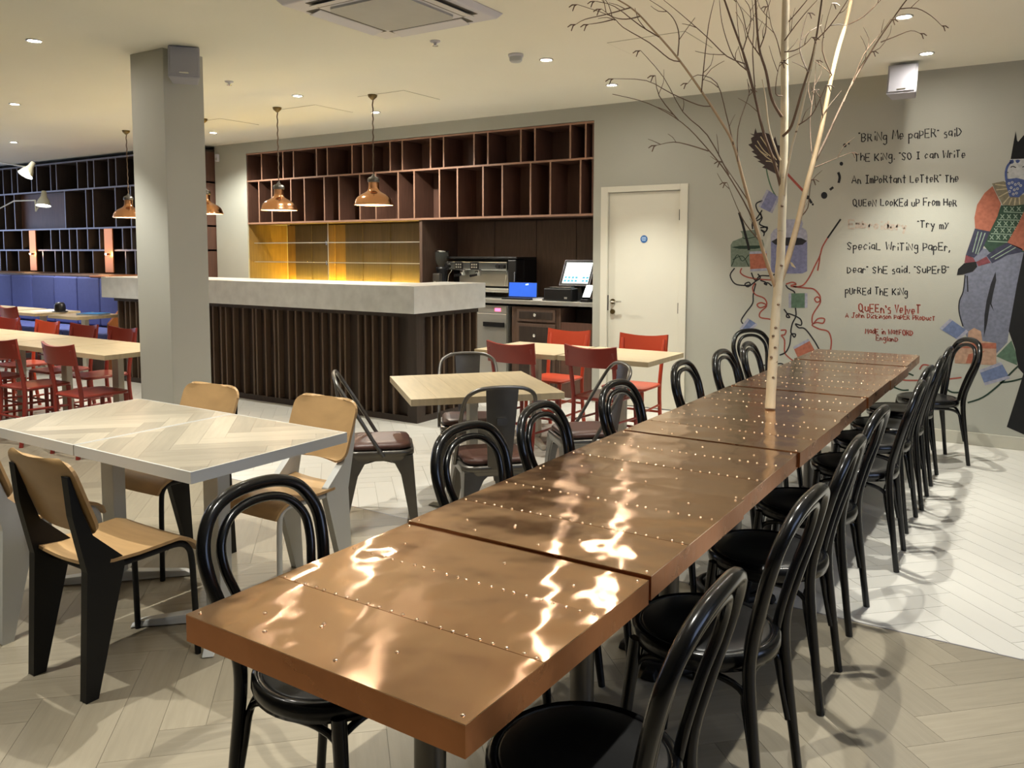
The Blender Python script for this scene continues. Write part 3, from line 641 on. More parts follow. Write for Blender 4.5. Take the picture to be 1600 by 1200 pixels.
# wall lamps on jointed arms
def armlamp(head, aim, arm, lab):
    t = thing('arm_wall_lamp', lab, 'wall lamp', arm[0], 0, 'jointed wall lamps'); o = Vector(arm[0])
    MB().tube([o*0+Vector((0, .05, 0)), Vector((0, .0, 0))], .035, 16).build('wall_plate', 'lamphead', t)
    for i in range(len(arm)-1): MB().tube([Vector(arm[i])-o, Vector(arm[i+1])-o], .010, 8).build('arm', 'lamphead', t)
    d = Vector(aim).normalized(); h = Vector(head)-o; u = d.cross(Vector((0, 1, .01))).normalized(); v = d.cross(u)
    vs = []; prof = ((.03, -.15), (.034, -.12), (.04, -.07), (.07, -.02), (.098, .06)); n = 20
    for r, q in prof:
        for k in range(n): an = 2*PI*k/n; vs.append(h+d*q+u*(r*math.cos(an))+v*(r*math.sin(an)))
    fs = [(i*n+k, i*n+(k+1) % n, (i+1)*n+(k+1) % n, (i+1)*n+k) for i in range(len(prof)-1) for k in range(n)]
    s = MB().add(vs, fs, True).add(vs[:n], [tuple(range(n))]).build('lamp_head', 'lamphead', t)
    MB().add([h+d*.045+u*(.09*math.cos(2*PI*k/n))+v*(.09*math.sin(2*PI*k/n)) for k in range(n)], [tuple(range(n))]).build('glowing_lens', 'lampglow', s)
    ld = bpy.data.lights.new('arm_lamp_light', 'SPOT'); ld.energy = 35; ld.color = (.85, .9, 1); ld.spot_size = 2.0; ld.spot_blend = .6; ld.shadow_soft_size = .06
    lo = bpy.data.objects.new('arm_lamp_light', ld); COL.objects.link(lo); lo.parent = t; lo.location = h+d*.08; lo.rotation_euler = d.to_track_quat('-Z', 'Y').to_euler()
armlamp(ony(43, 268, 5.9), (.0, -.55, -.85), [ony(-30, 262, 6.95), ony(-20, 250, 6.2), ony(46, 262, 5.95)], 'jointed wall lamp with a conical shade, the higher and brighter of two')
armlamp(ony(68, 315, 6.2), (.12, -.15, -1), [ony(-12, 332, 6.95), ony(22, 314, 6.4), ony(55, 313, 6.25), ony(56, 330, 6.2), ony(67, 312, 6.2)], 'jointed wall lamp with a conical shade, the lower of two')
# banquette
YF = 6.28; zt = 1.165
bq = thing('banquette', 'long blue upholstered banquette with a tall panelled back along the bookcase', 'banquette')
bx(lx0, -9.60, YF+.14, YL-.012, 0, zt-.012).build('backing', 'darkwood', bq)
bx(lx0, -10.9, YF+.02, YL-.012, zt-.011, zt+.012).build('ledge', 'darkwood', bq, .004)
bx(-10.899, -9.60, YF, YL-.012, zt-.011, zt+.012).build('ledge', 'orangewood', bq, .004)
bx(lx0, -9.64, YF-.50, YF+.139, 0, .38).build('base', 'darkwood', bq)
edges = [-9.645]+[ony(p, 455, YF).x for p in (155, 120, 84, 50, 18, -16, -50, -84)]
edges = [e for e in edges if e > lx0+.2]+[lx0+.02]
for i in range(len(edges)-1):
    a, b = edges[i+1], edges[i]
    bx(a+.004, b-.004, YF, YF+.135, .50, zt-.012).build('back_cushion', 'bluefab', bq, .02)
    bx(a+.004, b-.004, YF-.52, YF-.004, .381, .49).build('seat_cushion', 'bluefab', bq, .02)
MB().prism([(-9.60, YF-.55, 0), (-9.60, YF+.139, 0), (-9.60, YF+.139, zt-.012), (-9.60, YF-.05, zt-.012), (-9.60, YF-.55, .62)], (.04, 0, 0)).build('end_panel', 'orangewood', bq)

# ------------------------------------------------------------------ tables
def pedestal(t, h, m='post', wd=.085, dp=.05, cross=.30, rz=0):
    p = bx(-wd/2, wd/2, -dp/2, dp/2, .05, h).build('post', m, t, .004); p.rotation_euler = (0, 0, rz)
    for k in range(4):
        a = PI/4+k*PI/2+rz; c, s = math.cos(a), math.sin(a)
        def R(x, y, z): return (x*c-y*s, x*s+y*c, z)
        MB().hexa([R(.0, -.03, 0.004), R(cross, -.022, 0.004), R(cross, .022, 0.004), R(.0, .03, 0.004)], [R(.0, -.028, .05), R(cross-.04, -.018, .028), R(cross-.04, .018, .028), R(.0, .028, .05)]).build('foot', m, t, .003)
    bx(-.16, .16, -.16, .16, h-.012, h).build('mounting_plate', m, t)
def wood_table(lab, x, y, sx, sy, rz=0, h=.75, group='wooden cafe tables'):
    t = thing('wooden_table', lab, 'table', (x, y, 0), rz, group)
    n = max(4, round(sy/.14)); w_ = sy/n
    for k in range(n): bx(-sx/2, sx/2, -sy/2+k*w_+.0004, -sy/2+(k+1)*w_-.0004, h-.035, h).build('board', 'tabletop', t)
    pedestal(t, h-.036); return t
wood_table('square pale wooden table set diagonally among the grey metal chairs', -2.735, 3.80, .83, .83, -.72)
wood_table('pale wooden table by the white door, half nearer the bar', -3.355, 5.52, .715, .66, group='pair of tables by the door')
wood_table('pale wooden table by the white door, half nearer the tree', -2.625, 5.54, .715, .66, group='pair of tables by the door')
for k, nm in enumerate(('end table of the long wooden row, touching the column', 'second table from the column in the long wooden row', 'third table from the column in the long wooden row', 'fourth table from the column in the long wooden row')):
    wood_table(nm, -6.055-.735*k, 3.69, .725, .64, group='long row of wooden tables')
wood_table('small wooden table before the banquette, holding a blue folder', -9.62, 5.47, .62, .55, group='banquette tables')
wood_table('wooden table before the banquette with a black hat at its corner', -10.62, 5.50, .72, .56, group='banquette tables')
wood_table('wooden table before the banquette at the left edge of the view', -11.42, 5.50, .72, .56, group='banquette tables')
wood_table('wooden table before the banquette, beyond the left edge', -12.22, 5.50, .72, .56, group='banquette tables')
t = thing('black_hat', 'small black bowler-shaped hat standing on the banquette table', 'hat', (-10.33, 5.56, .75))
MB().lathe([(.0005, 0), (.09, 0), (.094, .006), (.062, .011)], 24).build('brim', 'blackplastic', t)
MB().lathe([(.062, .009), (.066, .04), (.062, .085), (.045, .115), (.0005, .122)], 24).build('crown', 'blackplastic', t)
t = thing('blue_folder', 'bright blue folder lying on the small banquette table', 'folder', (-9.52, 5.52, .75), .4)
bx(-.15, .15, -.11, .11, .0, .004).build('back_cover', 'bluecloth', t); bx(-.145, .145, -.105, .105, .0042, .014).build('sheets', 'paper', t); bx(-.15, .15, -.11, .11, .0142, .019).build('front_cover', 'bluecloth', t)
t = thing('paper_sheets', 'white sheets of paper lying on the banquette table beside the hat', 'papers', (-10.62, 5.58, .75), .2)
for k in range(3): o = bx(-.105, .105, -.15, .15, 0, .0012).build('sheet', 'paper', t); o.location = (k*.05-.05, k*.01, k*.0014); o.rotation_euler = (0, 0, .2*k)
# white herringbone tables
for (x, lab) in ((-2.785, 'white-edged table with a herringbone plank top, half nearer the copper table'), (-3.515, 'white-edged table with a herringbone plank top, half nearer the column')):
    t = thing('herringbone_table', lab, 'table', (x, 2.10, 0), 0, 'pair of white herringbone tables'); sx, sy, h = .362, .375, .75
    bx(-sx, sx, -sy, sy, h-.042, h-.004).build('core', 'white_paint', t)
    for a in ((-sx, sx, -sy, -sy+.006), (-sx, sx, sy-.006, sy), (-sx, -sx+.006, -sy+.006, sy-.006), (sx-.006, sx, -sy+.006, sy-.006)):
        bx(*a, h-.0041, h).build('edge_band', 'white_paint', t)
    for Qp, wh, ctr, hor in herringbone(-sx+.0065, sx-.0065, -sy+.0065, sy-.0065, .09, 5, .0004, ox=.02 if x > -3 else -.05, oy=.03):
        MB().plank(Qp, h-.0039, .0037, PI/4 if hor else 3*PI/4).build('plank', 'wtop', t)
    pedestal(t, h-.043, 'white_paint', .095, .06, .34)
# copper tables
def copper_table():
    t = thing('copper_table', '', 'table'); sx, sy, h = .362, .351, .75
    bx(-sx+.003, sx-.003, -sy+.003, sy-.003, h-.056, h-.0022).build('core', 'castiron', t)
    y = [-sy, -.11, .125, sy]
    for k in range(3): bx(-sx, sx, y[k]+(.0003 if k else 0), y[k+1], h-.002, h+(.0006 if k == 1 else 0)).build('copper_sheet', 'copper', t)
    for a in ((-sx, sx, -sy, -sy+.0025), (-sx, sx, sy-.0025, sy), (-sx, -sx+.0025, -sy+.003, sy-.003), (sx-.0025, sx, -sy+.003, sy-.003)): bx(*a, h-.058, h-.0021).build('edge_band', 'copper_edge', t)
    rv = MB(); dome = ((.0046, 0), (.0040, .0016), (.0024, .0027), (.0003, .0031))
    for yy in (y[1]+.006, y[2]-.006):
        for k in range(22): rv.lathe(dome, 8, (-sx+.02+k*(2*sx-.04)/21+random.uniform(-.004, .004), yy+random.uniform(-.002, .002), h+.0005))
    for k in range(9): rv.lathe(dome, 8, (random.uniform(-sx+.02, sx-.02), random.choice((-1, 1))*random.uniform(.18, sy-.02), h))
    for cx in (-sx+.02, sx-.02):
        for cy in (-sy+.02, sy-.02): rv.lathe(dome, 8, (cx, cy, h))
    o = rv.build('rivets', 'rivet', t); o['kind'] = 'stuff'
    MB().tube([(0, 0, .05), (0, 0, h-.0565)], .036, 16).build('pedestal', 'gunmetal', t)
    b = MB().lathe([(.04, .14), (.05, .09), (.07, .065), (.115, .055), (.12, .045), (.05, .045), (.04, .05)], 32).build('base_dome', 'castiron', t)
    MB().tube([(.140*math.cos(2*PI*k/40), .140*math.sin(2*PI*k/40), .030) for k in range(40)], .018, 8, closed=True).build('base_ring', 'castiron', t)
    for k in range(4):
        a = k*PI/2; c, s = math.cos(a), math.sin(a); R = lambda x, q, z: (x*c-q*s, x*s+q*c, z)
        MB().hexa([R(.07, -.025, .0), R(.19, -.03, .0), R(.19, .03, .0), R(.07, .025, .0)], [R(.07, -.02, .055), R(.185, -.02, .028), R(.185, .02, .028), R(.07, .02, .055)]).build('base_foot', 'castiron', t, .006)
    register(t); return t
ct = copper_table()
ordn = ['first', 'second', 'third', 'fourth', 'fifth', 'sixth', 'seventh', 'eighth', 'ninth']
for k in range(8):
    lab = ['nearest copper-topped table of the long row, its front edge towards the viewer', 'second copper-topped table from the near end, raised above the first', 'third copper-topped table from the near end of the row', 'fourth copper-topped table from the near end, where the birch stands', 'fifth copper-topped table from the near end, just behind the birch trunk', 'sixth copper-topped table from the near end of the row', 'seventh copper-topped table from the near end, second from the mural', 'farthest copper-topped table of the row, by the mural wall'][k]
    loc = (-1.112+(.008, .012, -.004, .004, -.006, 0, .005, -.01)[k], 1.372+.7065*k, (0, .006, .002, .005, .001, .004, 0, .003)[k]); rz = (-.012, .004, .006, -.005, .004, .0, -.005, .006)[k]
    if k == 0: ct['label'] = lab; ct['group'] = 'row of copper-topped tables'; ct.location = loc; ct.rotation_euler = (0, 0, rz)
    else: clone(ct, lab, loc, rz, 'row of copper-topped tables')
# ------------------------------------------------------------------ chairs (local +Y is the way the sitter faces)
def bentwood():
    t = thing('bentwood_chair', '', 'chair'); zs = .462
    MB().lathe([(.0005, zs-.012), (.17, zs-.012), (.185, zs-.004), (.172, zs+.002), (.10, zs-.004), (.0005, zs-.007)], 40).build('seat', 'ebony_seat', t)
    MB().lathe([(.178, zs-.045), (.200, zs-.045), (.206, zs-.025), (.204, zs-.004), (.192, zs+.004), (.180, zs+.001), (.178, zs-.03), (.178, zs-.045)], 40).build('seat_rim', 'ebony', t)
    # outer bow: rear legs and back in one bent rod
    half = [(.165, -.225, 0), (.158, -.200, .20), (.150, -.178, .40), (.152, -.182, .50), (.172, -.205, .60), (.193, -.232, .70), (.190, -.253, .775), (.150, -.273, .840), (.085, -.284, .871), (0, -.288, .879)]
    full = [(-x, y, z) for x, y, z in half]+[(x, y, z) for x, y, z in half[-2::-1]]
    P = smooth_path(full, 5); n = len(P)
    MB().tube(P, [.0135+.004*min(1, max(0, (p.z-.1)/.35)) for p in P], 10).build('back_bow', 'ebony', t)
    half = [(.098, -.170, .455), (.104, -.184, .53), (.126, -.208, .63), (.146, -.232, .71), (.138, -.250, .775), (.086, -.268, .826), (0, -.274, .842)]
    full = [(-x, y, z) for x, y, z in half]+[(x, y, z) for x, y, z in half[-2::-1]]
    MB().tube(smooth_path(full, 5), .0125, 10).build('inner_bow', 'ebony', t)
    for s in (-1, 1): MB().tube([(s*.165, .195, 0), (s*.152, .168, .22), (s*.140, .145, .43)], [.0125, .017, .019], 10).build('front_leg', 'ebony', t)
    F_ = lambda s: [(s*.150, .172, .17), (s*.145, .158, .27), (s*.138, .140, .36)]
    Bk = lambda s: [(s*.147, -.196, .17), (s*.142, -.176, .27), (s*.134, -.160, .36)]
    for pa, pb, mid in ((F_(-1), F_(1), (0, .165, .405)), (F_(1), Bk(1), (.165, 0, .405)), (F_(-1), Bk(-1), (-.165, 0, .405)), (Bk(-1), Bk(1), (0, -.165, .405))):
        m = Vector(mid); a = Vector(pa[2]); b = Vector(pb[2])
        pts = pa+[tuple(a.lerp(m, .4)+Vector((0, 0, .018))), mid, tuple(b.lerp(m, .4)+Vector((0, 0, .018)))]+pb[::-1]
        MB().tube(smooth_path(pts, 4), .0095, 8).build('bent_brace', 'ebony', t)
    register(t); return t
bw = bentwood(); used = False
def put(proto, lab, x, y, rz, group):
    global used
    return clone(proto, lab, (x, y, 0), rz, group)
right = [(1.46, .02), (2.19, -.03), (2.87, .03), (3.52, -.02), (4.32, .04), (4.95, -.02), (5.43, .03), (6.02, .0)]
tops = 'black bentwood chair on the right side of the copper tables, %s from the near end'
for k, (y, dr) in enumerate(right):
    x = -.768+(.0, .0, -.02, -.045, .0, -.03, -.02, -.03)[k]
    lab = tops % ordn[k] if k else 'black bentwood chair at the near right corner of the copper tables, cut by the frame'
    if k == 0: bw.location = (x, y, 0); bw.rotation_euler = (0, 0, PI/2+dr); bw['label'] = lab; bw['group'] = 'bentwood chairs along the copper tables'
    else: put(bw, lab, x, y, PI/2+dr, 'bentwood chairs along the copper tables')
left = [(-1.472, 1.45, -PI/2+.02), (-1.44, 2.33, -PI/2-.06), (-1.43, 2.85, -PI/2+.05), (-1.42, 3.53, -PI/2-.03), (-1.43, 4.41, -PI/2+.03), (-1.42, 5.05, -PI/2), (-1.42, 5.60, -PI/2+.04)]
for k, (x, y, r) in enumerate(left):
    put(bw, 'black bentwood chair on the left side of the copper tables, %s from the near end' % ordn[k], x, y, r, 'bentwood chairs along the copper tables')
put(bw, 'black bentwood chair by the mural beyond the left row, beside the birch trunk', -1.74, 6.42, -PI/2-.5, 'bentwood chairs along the copper tables')
put(bw, 'black bentwood chair standing alone at the far right corner, before the painted king', -.69, 6.60, PI/2+.55, 'bentwood chairs along the copper tables')

def ribbon(mb, secs, th):               # secs: list of (list of points) sections, solid of thickness th along local normal
    n = len(secs[0]); m = len(secs); vs = []
    for side in (0, 1):
        for i, sec in enumerate(secs):
            for j, p in enumerate(sec):
                p = Vector(p); a = Vector(secs[min(i+1, m-1)][j])-Vector(secs[max(i-1, 0)][j]); b = Vector(sec[min(j+1, n-1)])-Vector(sec[max(j-1, 0)])
                nn = a.cross(b); nn = nn.normalized() if nn.length > 1e-9 else Vector((0, 0, 1)); vs.append(p+nn*(th/2 if side else -th/2))
    o = m*n; fs = []
    for i in range(m-1):
        for j in range(n-1):
            q = (i*n+j, i*n+j+1, (i+1)*n+j+1, (i+1)*n+j); fs.append(q); fs.append(tuple(o+k for k in q[::-1]))
    mb.add(vs, fs, True); ed = []
    for i in range(m-1): ed += [(i*n, (i+1)*n, o+(i+1)*n, o+i*n), (i*n+n-1, o+i*n+n-1, o+(i+1)*n+n-1, (i+1)*n+n-1)]
    for j in range(n-1): ed += [(j, o+j, o+j+1, j+1), ((m-1)*n+j, (m-1)*n+j+1, o+(m-1)*n+j+1, o+(m-1)*n+j)]
    return mb.add(vs, ed, False)
def standard(metal, nm):
    t = thing('plywood_chair', '', 'chair')
    prof = [(-.195, .452), (-.12, .447), (-.03, .446), (.06, .450), (.125, .453), (.165, .446), (.193, .426), (.207, .395)]
    hw = [.155, .188, .195, .198, .20, .20, .198, .19]
    secs = [[(-w_+2*w_*j/8, y, z+.010*(abs(j-4)/4)**2*(1 if i < 5 else .3)) for j in range(9)] for i, ((y, z), w_) in enumerate(zip(prof, hw))]
    ribbon(MB(), secs, .011).build('seat', 'ply', t)
    secs = []
    for i in range(19):
        s = .5-.5*math.cos(PI*i/18); z = .562+.265*s; y = -.168-.095*s; e = abs(2*s-1); q = max(0, (e-.6)/.4); w_ = .205-.062*(1-math.sqrt(max(0, 1-q*q)))
        secs.append([(-w_+2*w_*j/8, y-.022*(1-((j-4)/4)**2), z) for j in range(9)])
    ribbon(MB(), secs, .012).build('backrest', 'ply', t)
    for s in (-1, 1):
        poly = [(-.232, .0), (-.188, .0), (-.078, .43), (-.082, .46), (-.186, .562), (-.222, .66), (-.254, .775), (-.264, .775), (-.252, .64), (-.210, .44)]
        P = [(s*.148, y, z) for y, z in poly]; MB().prism(P, (s*.036, 0, 0)).build('rear_leg', metal, t, .005)
        pts = [(s*.190, .195, 0), (s*.187, .190, .20), (s*.184, .184, .36), (s*.180, .172, .412), (s*.176, .135, .436), (s*.172, .04, .434), (s*.168, -.12, .430)]
        MB().tube(smooth_path(pts, 4), .0115, 8).build('front_leg', metal, t)
    MB().tube([(-.15, -.145, .415), (.15, -.145, .415)], .012, 8).build('cross_rail', metal, t)
    MB().tube([(-.165, .10, .428), (.165, .10, .428)], .009, 8).build('cross_rail', metal, t)
    register(t); return t
sb = standard('black_metal', 'black'); sb.location = (-2.80, 1.672, 0); sb.rotation_euler = (0, 0, -.0)
sb['label'] = 'plywood chair with black blade legs, its back to the viewer, before the herringbone table'; sb['group'] = 'plywood chairs at the herringbone tables'
put(sb, 'plywood chair with black blade legs on the far side, nearer the column', -3.53, 2.40, PI+.03, 'plywood chairs at the herringbone tables')
sw_ = standard('white_paint', 'white'); sw_.location = (-3.48, 1.715, 0); sw_.rotation_euler = (0, 0, .06)
sw_['label'] = 'plywood chair with white blade legs, cut off by the left edge of the view'; sw_['group'] = 'plywood chairs at the herringbone tables'
put(sw_, 'plywood chair with white blade legs on the far side, nearer the copper tables', -2.795, 2.46, PI-.02, 'plywood chairs at the herringbone tables')

def rsq(hx, hy, r, n=6):                 # rounded rectangle outline
    out = []
    for cx, cy, a0 in ((hx-r, hy-r, 0), (-hx+r, hy-r, PI/2), (-hx+r, -hy+r, PI), (hx-r, -hy+r, 1.5*PI)):
        for k in range(n+1): a = a0+PI/2*k/n; out.append((cx+r*math.cos(a), cy+r*math.sin(a)))
    return out
def loft(mb, rings, cap0=True, cap1=True, smooth=True):
    n = len(rings[0]); vs = [p for r in rings for p in r]
    mb.add(vs, [(i*n+k, i*n+(k+1) % n, (i+1)*n+(k+1) % n, (i+1)*n+k) for i in range(len(rings)-1) for k in range(n)], smooth)
    if cap0: mb.add(rings[0], [tuple(range(n-1, -1, -1))])
    if cap1: mb.add(rings[-1], [tuple(range(n))])
    return mb
def ring(hx, hy, r, z, n=6): return [(x, y, z) for x, y in rsq(hx, hy, r, n)]
def tolix():
    t = thing('metal_cafe_chair', '', 'chair'); zs = .445
    loft(MB(), [ring(.178, .178, .07, zs-.055), ring(.180, .180, .07, zs-.03), ring(.184, .184, .07, zs-.028), ring(.184, .184, .07, zs-.006), ring(.178, .178, .068, zs), ring(.16, .16, .06, zs-.003)]).build('seat_pan', 'gunmetal', t)
    loft(MB(), [ring(.150, .150, .06, zs-.002), ring(.166, .166, .065, zs+.006), ring(.168, .168, .065, zs+.02), ring(.158, .158, .06, zs+.032), ring(.12, .12, .05, zs+.038)]).build('seat_cushion', 'leather', t)
    for sx in (-1, 1):
        for sy in (-1, 1):
            a = (sx*.176, sy*.176, zs-.03); f = (sx*.205, sy*(.225 if sy < 0 else .205), 0)
            def sec(s, w_, th):
                cx, cy, cz = (a[0]+(f[0]-a[0])*s, a[1]+(f[1]-a[1])*s, a[2]+(f[2]-a[2])*s)
                return [(cx, cy, cz), (cx-sx*w_, cy, cz), (cx-sx*w_, cy-sy*th, cz), (cx-sx*th, cy-sy*th, cz), (cx-sx*th, cy-sy*w_, cz), (cx, cy-sy*w_, cz)]
            loft(MB(), [sec(0, .15, .012), sec(.10, .10, .012), sec(.25, .072, .012), sec(.6, .055, .012), sec(1, .036, .012)], smooth=False).build('leg', 'gunmetal', t, .004)
    for s in (-1, 1): MB().tube([(s*.165, .165, zs-.09), (-s*.165, -.165, zs-.09)], .007, 6, flat=.6).build('cross_brace', 'gunmetal', t)
    half = [(.188, .02, zs-.03), (.188, -.03, zs+.05), (.186, -.10, zs+.17), (.184, -.175, zs+.29), (.168, -.215, zs+.355), (.12, -.232, zs+.388), (.06, -.238, zs+.398), (0, -.24, zs+.40)]
    full = [(-x, y, z) for x, y, z in half]+[(x, y, z) for x, y, z in half[-2::-1]]
    MB().tube(smooth_path(full, 5), .0105, 10).build('back_hoop', 'gunmetal', t)
    secs = []
    for i in range(7):
        s = i/6; w_ = .060+.022*s; z = zs-.02+(.415)*s; y = -.178-.062*s
        secs.append([(-w_+2*w_*j/4, y-.006*(1-((j-2)/2)**2), z) for j in range(5)])
    ribbon(MB(), secs, .004).build('back_splat', 'gunmetal', t)
    loft(MB(), [[(x*.45, -.242-.004*0+yy*0-.001, zs+.23+yy*.35) for x, yy in rsq(.06, .05, .015, 3)], [(x*.40, -.2275, zs+.23+yy*.32) for x, yy in rsq(.06, .05, .015, 3)]]).build('splat_emboss', 'gunmetal', t)
    register(t); return t
tx = tolix()
ctr = Vector((-2.735, 3.80)); grp = 'grey metal chairs at the diagonal table'
def aim(bx_, by_, extra=0):
    d = Vector((ctr.x-bx_, ctr.y-by_)).normalized(); rz = math.atan2(-d.x, d.y)+extra
    f = Vector((-math.sin(rz), math.cos(rz))); return (bx_+f.x*.24, by_+f.y*.24, 0), rz
for k, (bxx, byy, ex, lab) in enumerate(((-3.235, 3.21, -.12, 'grey metal chair with brown cushion, standing clear on the left of the diagonal table'),
        (-2.20, 3.31, 0, 'grey metal chair with its back to the viewer, between diagonal table and copper tables'),
        (-3.15, 4.33, .0, 'grey metal chair behind the diagonal table, before the bar corner'),
        (-2.08, 4.42, .05, 'grey metal chair right of the diagonal table, before the red chairs'))):
    loc, rz = aim(bxx, byy, ex)
    if k == 0: tx.location = loc; tx.rotation_euler = (0, 0, rz); tx['label'] = lab; tx['group'] = grp
    else: clone(tx, lab, loc, rz, grp)
def redchair(m):
    t = thing('red_chair', '', 'chair'); zs = .455
    loft(MB(), [ring(.178, .185, .06, zs-.022), ring(.19, .197, .065, zs-.016), ring(.19, .197, .065, zs-.004), ring(.182, .188, .06, zs), ring(.12, .13, .05, zs-.004)]).build('seat', m, t)
    for s in (-1, 1):
        MB().tube(smooth_path([(s*.172, -.225, 0), (s*.170, -.188, .25), (s*.170, -.180, .45), (s*.176, -.212, .66), (s*.182, -.245, .80)], 3), .0165, 8).build('rear_post', m, t)
        MB().tube([(s*.168, .178, 0), (s*.160, .170, .432)], [.013, .018], 8).build('front_leg', m, t)
        for z in (.16, .28): MB().tube([(s*.168, -.195, z), (s*.165, .172, z-.01)], .0095, 6).build('side_stretcher', m, t)
    for z in (.20,): MB().tube([(-.164, .172, z), (.164, .172, z)], .0095, 6).build('front_stretcher', m, t)
    for z in (.22,): MB().tube([(-.168, -.192, z), (.168, -.192, z)], .0095, 6).build('rear_stretcher', m, t)
    secs = []
    for i in range(5):
        s = i/4; secs.append([(-.208+.416*j/10, -.222-.022*s-.035*(1-((j-5)/5)**2), .685+(.135+.022*((j-5)/5)**2)*s) for j in range(11)])
    ribbon(MB(), secs, .018).build('top_rail', m, t)
    register(t); return t
rc = redchair('red_paint'); oc = redchair('orange_paint')
fst = {}
def putred(proto, lab, x, y, rz, group):
    if proto.name not in fst:
        fst[proto.name] = 1; proto.location = (x, y, 0); proto.rotation_euler = (0, 0, rz); proto['label'] = lab; proto['group'] = group; return proto
    return clone(proto, lab, (x, y, 0), rz, group)
g1 = 'red chairs at the tables by the door'; g2 = 'red chairs at the long wooden row'
putred(rc, 'dark red wooden chair on the near side of the door tables, nearer the bar', -3.31, 5.33, 0, g1)
putred(rc, 'dark red wooden chair on the near side of the door tables, nearer the tree', -2.70, 5.44, -.02, g1)
putred(oc, 'bright red wooden chair on the far side of the door tables, before the drawers', -3.45, 5.97, PI-.03, g1)
putred(oc, 'bright red wooden chair on the far side of the door tables, before the door', -2.74, 5.97, PI+.03, g1)
for k, (x, y) in enumerate(((-5.99, 3.44), (-6.72, 3.40), (-7.45, 3.42), (-8.2, 3.42))):
    putred(rc, 'dark red chair on the near side of the long row, %s from the column' % ordn[k], x, y, .03*(k % 2), g2)
for k, (x, y, pr) in enumerate(((-6.82, 3.97, rc), (-7.40, 3.96, rc), (-8.06, 3.97, oc), (-8.80, 3.97, rc))):
    putred(pr, ('bright red' if pr is oc else 'dark red')+' chair on the far side of the long row, %s from the column' % ordn[k], x, y, PI+.04*(k % 2), g2)
putred(rc, 'dark red chair at the banquette table, its back to the long row', -10.56, 5.30, 0, 'red chairs at the banquette')
putred(rc, 'dark red chair at the banquette table on the left edge of the view', -11.45, 5.30, .05, 'red chairs at the banquette')
# ------------------------------------------------------------------ birch standing through the copper tables
DT = proj((-1.09, 3.96, .75))[2]
tree = thing('birch_tree', 'bare pale birch trunk with thin twiggy branches rising from the copper tables', 'tree', (-1.09, 3.96, .757))
T0 = Vector((-1.09, 3.96, .757))
def lim(p):
    p = Vector(p); p.z = min(p.z, ZC-.03); return p-T0
def branch(name, pts, r0, r1, m, d0=0, d1=0, parent=None, k=4, n=6):
    P = []
    for i, (x, y) in enumerate(pts):
        s = i/(len(pts)-1); P.append(lim(atd(x, y, DT+d0+(d1-d0)*s)))
    P = smooth_path(P, k); N = len(P)
    return MB().tube(P, [r0+(r1-r0)*(i/(N-1)) for i in range(N)], n).build(name, m, parent or tree)
trunk = [(1203, 641), (1206, 590), (1209, 540), (1212, 490), (1215, 455), (1219, 410), (1221, 370), (1223, 300), (1225, 230), (1226, 150), (1226, 80), (1228, 0), (1230, -60)]
P = [lim(atd(x, y, DT)) for x, y in trunk]; P[0] = Vector((0, 0, 0)); P = smooth_path(P, 5); N = len(P)
tr = MB().tube(P, [.0245-.008*(i/(N-1))**.8+.0008*math.sin(i*1.9) for i in range(N)], 14).build('trunk', 'bark', tree)
kn = MB()
for (x, y) in ((1208, 525), (1211, 543), (1205, 558), (1208, 590), (1212, 512), (1221, 415), (1222, 322), (1224, 212), (1216, 476), (1226, 95)):
    c = atd(x, y, DT-.021)-T0
    MB().lathe([(.0003, .007), (.005, .004), (.008, 0), (.004, -.004), (.0003, -.005)], 10, c).build('bark_knot', 'twig', tr)
B1 = branch('limb', [(1212, 450), (1197, 407), (1184, 363), (1162, 284), (1145, 223), (1123, 184), (1097, 144), (1060, 92), (1018, 44), (992, 17), (966, 0), (935, -15)], .0095, .0026, 'palebranch', 0, -.25, n=8)
B9 = branch('limb', [(1217, 445), (1228, 414), (1237, 384), (1247, 346), (1260, 293), (1268, 263), (1274, 240), (1283, 203), (1289, 172), (1298, 126), (1309, 79), (1322, 36), (1330, 0), (1338, -30)], .0155, .0085, 'palebranch', 0, .18, n=9)
B9b = branch('limb', [(1268, 262), (1283, 233), (1298, 201), (1316, 162), (1333, 128), (1351, 97), (1372, 63), (1408, 11), (1420, -4)], .0065, .003, 'twig', .1, .35)
B4 = branch('limb', [(1220, 292), (1210, 255), (1193, 207), (1181, 157), (1166, 97), (1145, 38), (1132, 0), (1122, -25)], .008, .0036, 'twig', 0, -.15)
B5 = branch('limb', [(1221, 182), (1206, 155), (1197, 112), (1186, 74), (1181, 11), (1180, -25)], .0075, .0036, 'twig', -.02, -.3)
B7 = branch('limb', [(1224, 212), (1237, 196), (1252, 146), (1266, 101), (1275, 61), (1284, 0), (1288, -30)], .0075, .0036, 'twig', -.02, -.25)
B8 = branch('limb', [(1226, 305), (1229, 273), (1238, 228), (1247, 195), (1261, 135), (1270, 95), (1276, 60)], .006, .003, 'bark', -.02, -.2)
B6 = branch('limb', [(1219, 250), (1215, 241), (1202, 202), (1196, 153), (1191, 124)], .005, .0022, 'bark', -.03, -.2)
B2 = branch('limb', [(1190, 385), (1170, 330), (1136, 271), (1105, 232), (1066, 192), (1014, 162), (957, 147)], .004, .0014, 'twig', .0, -.3)
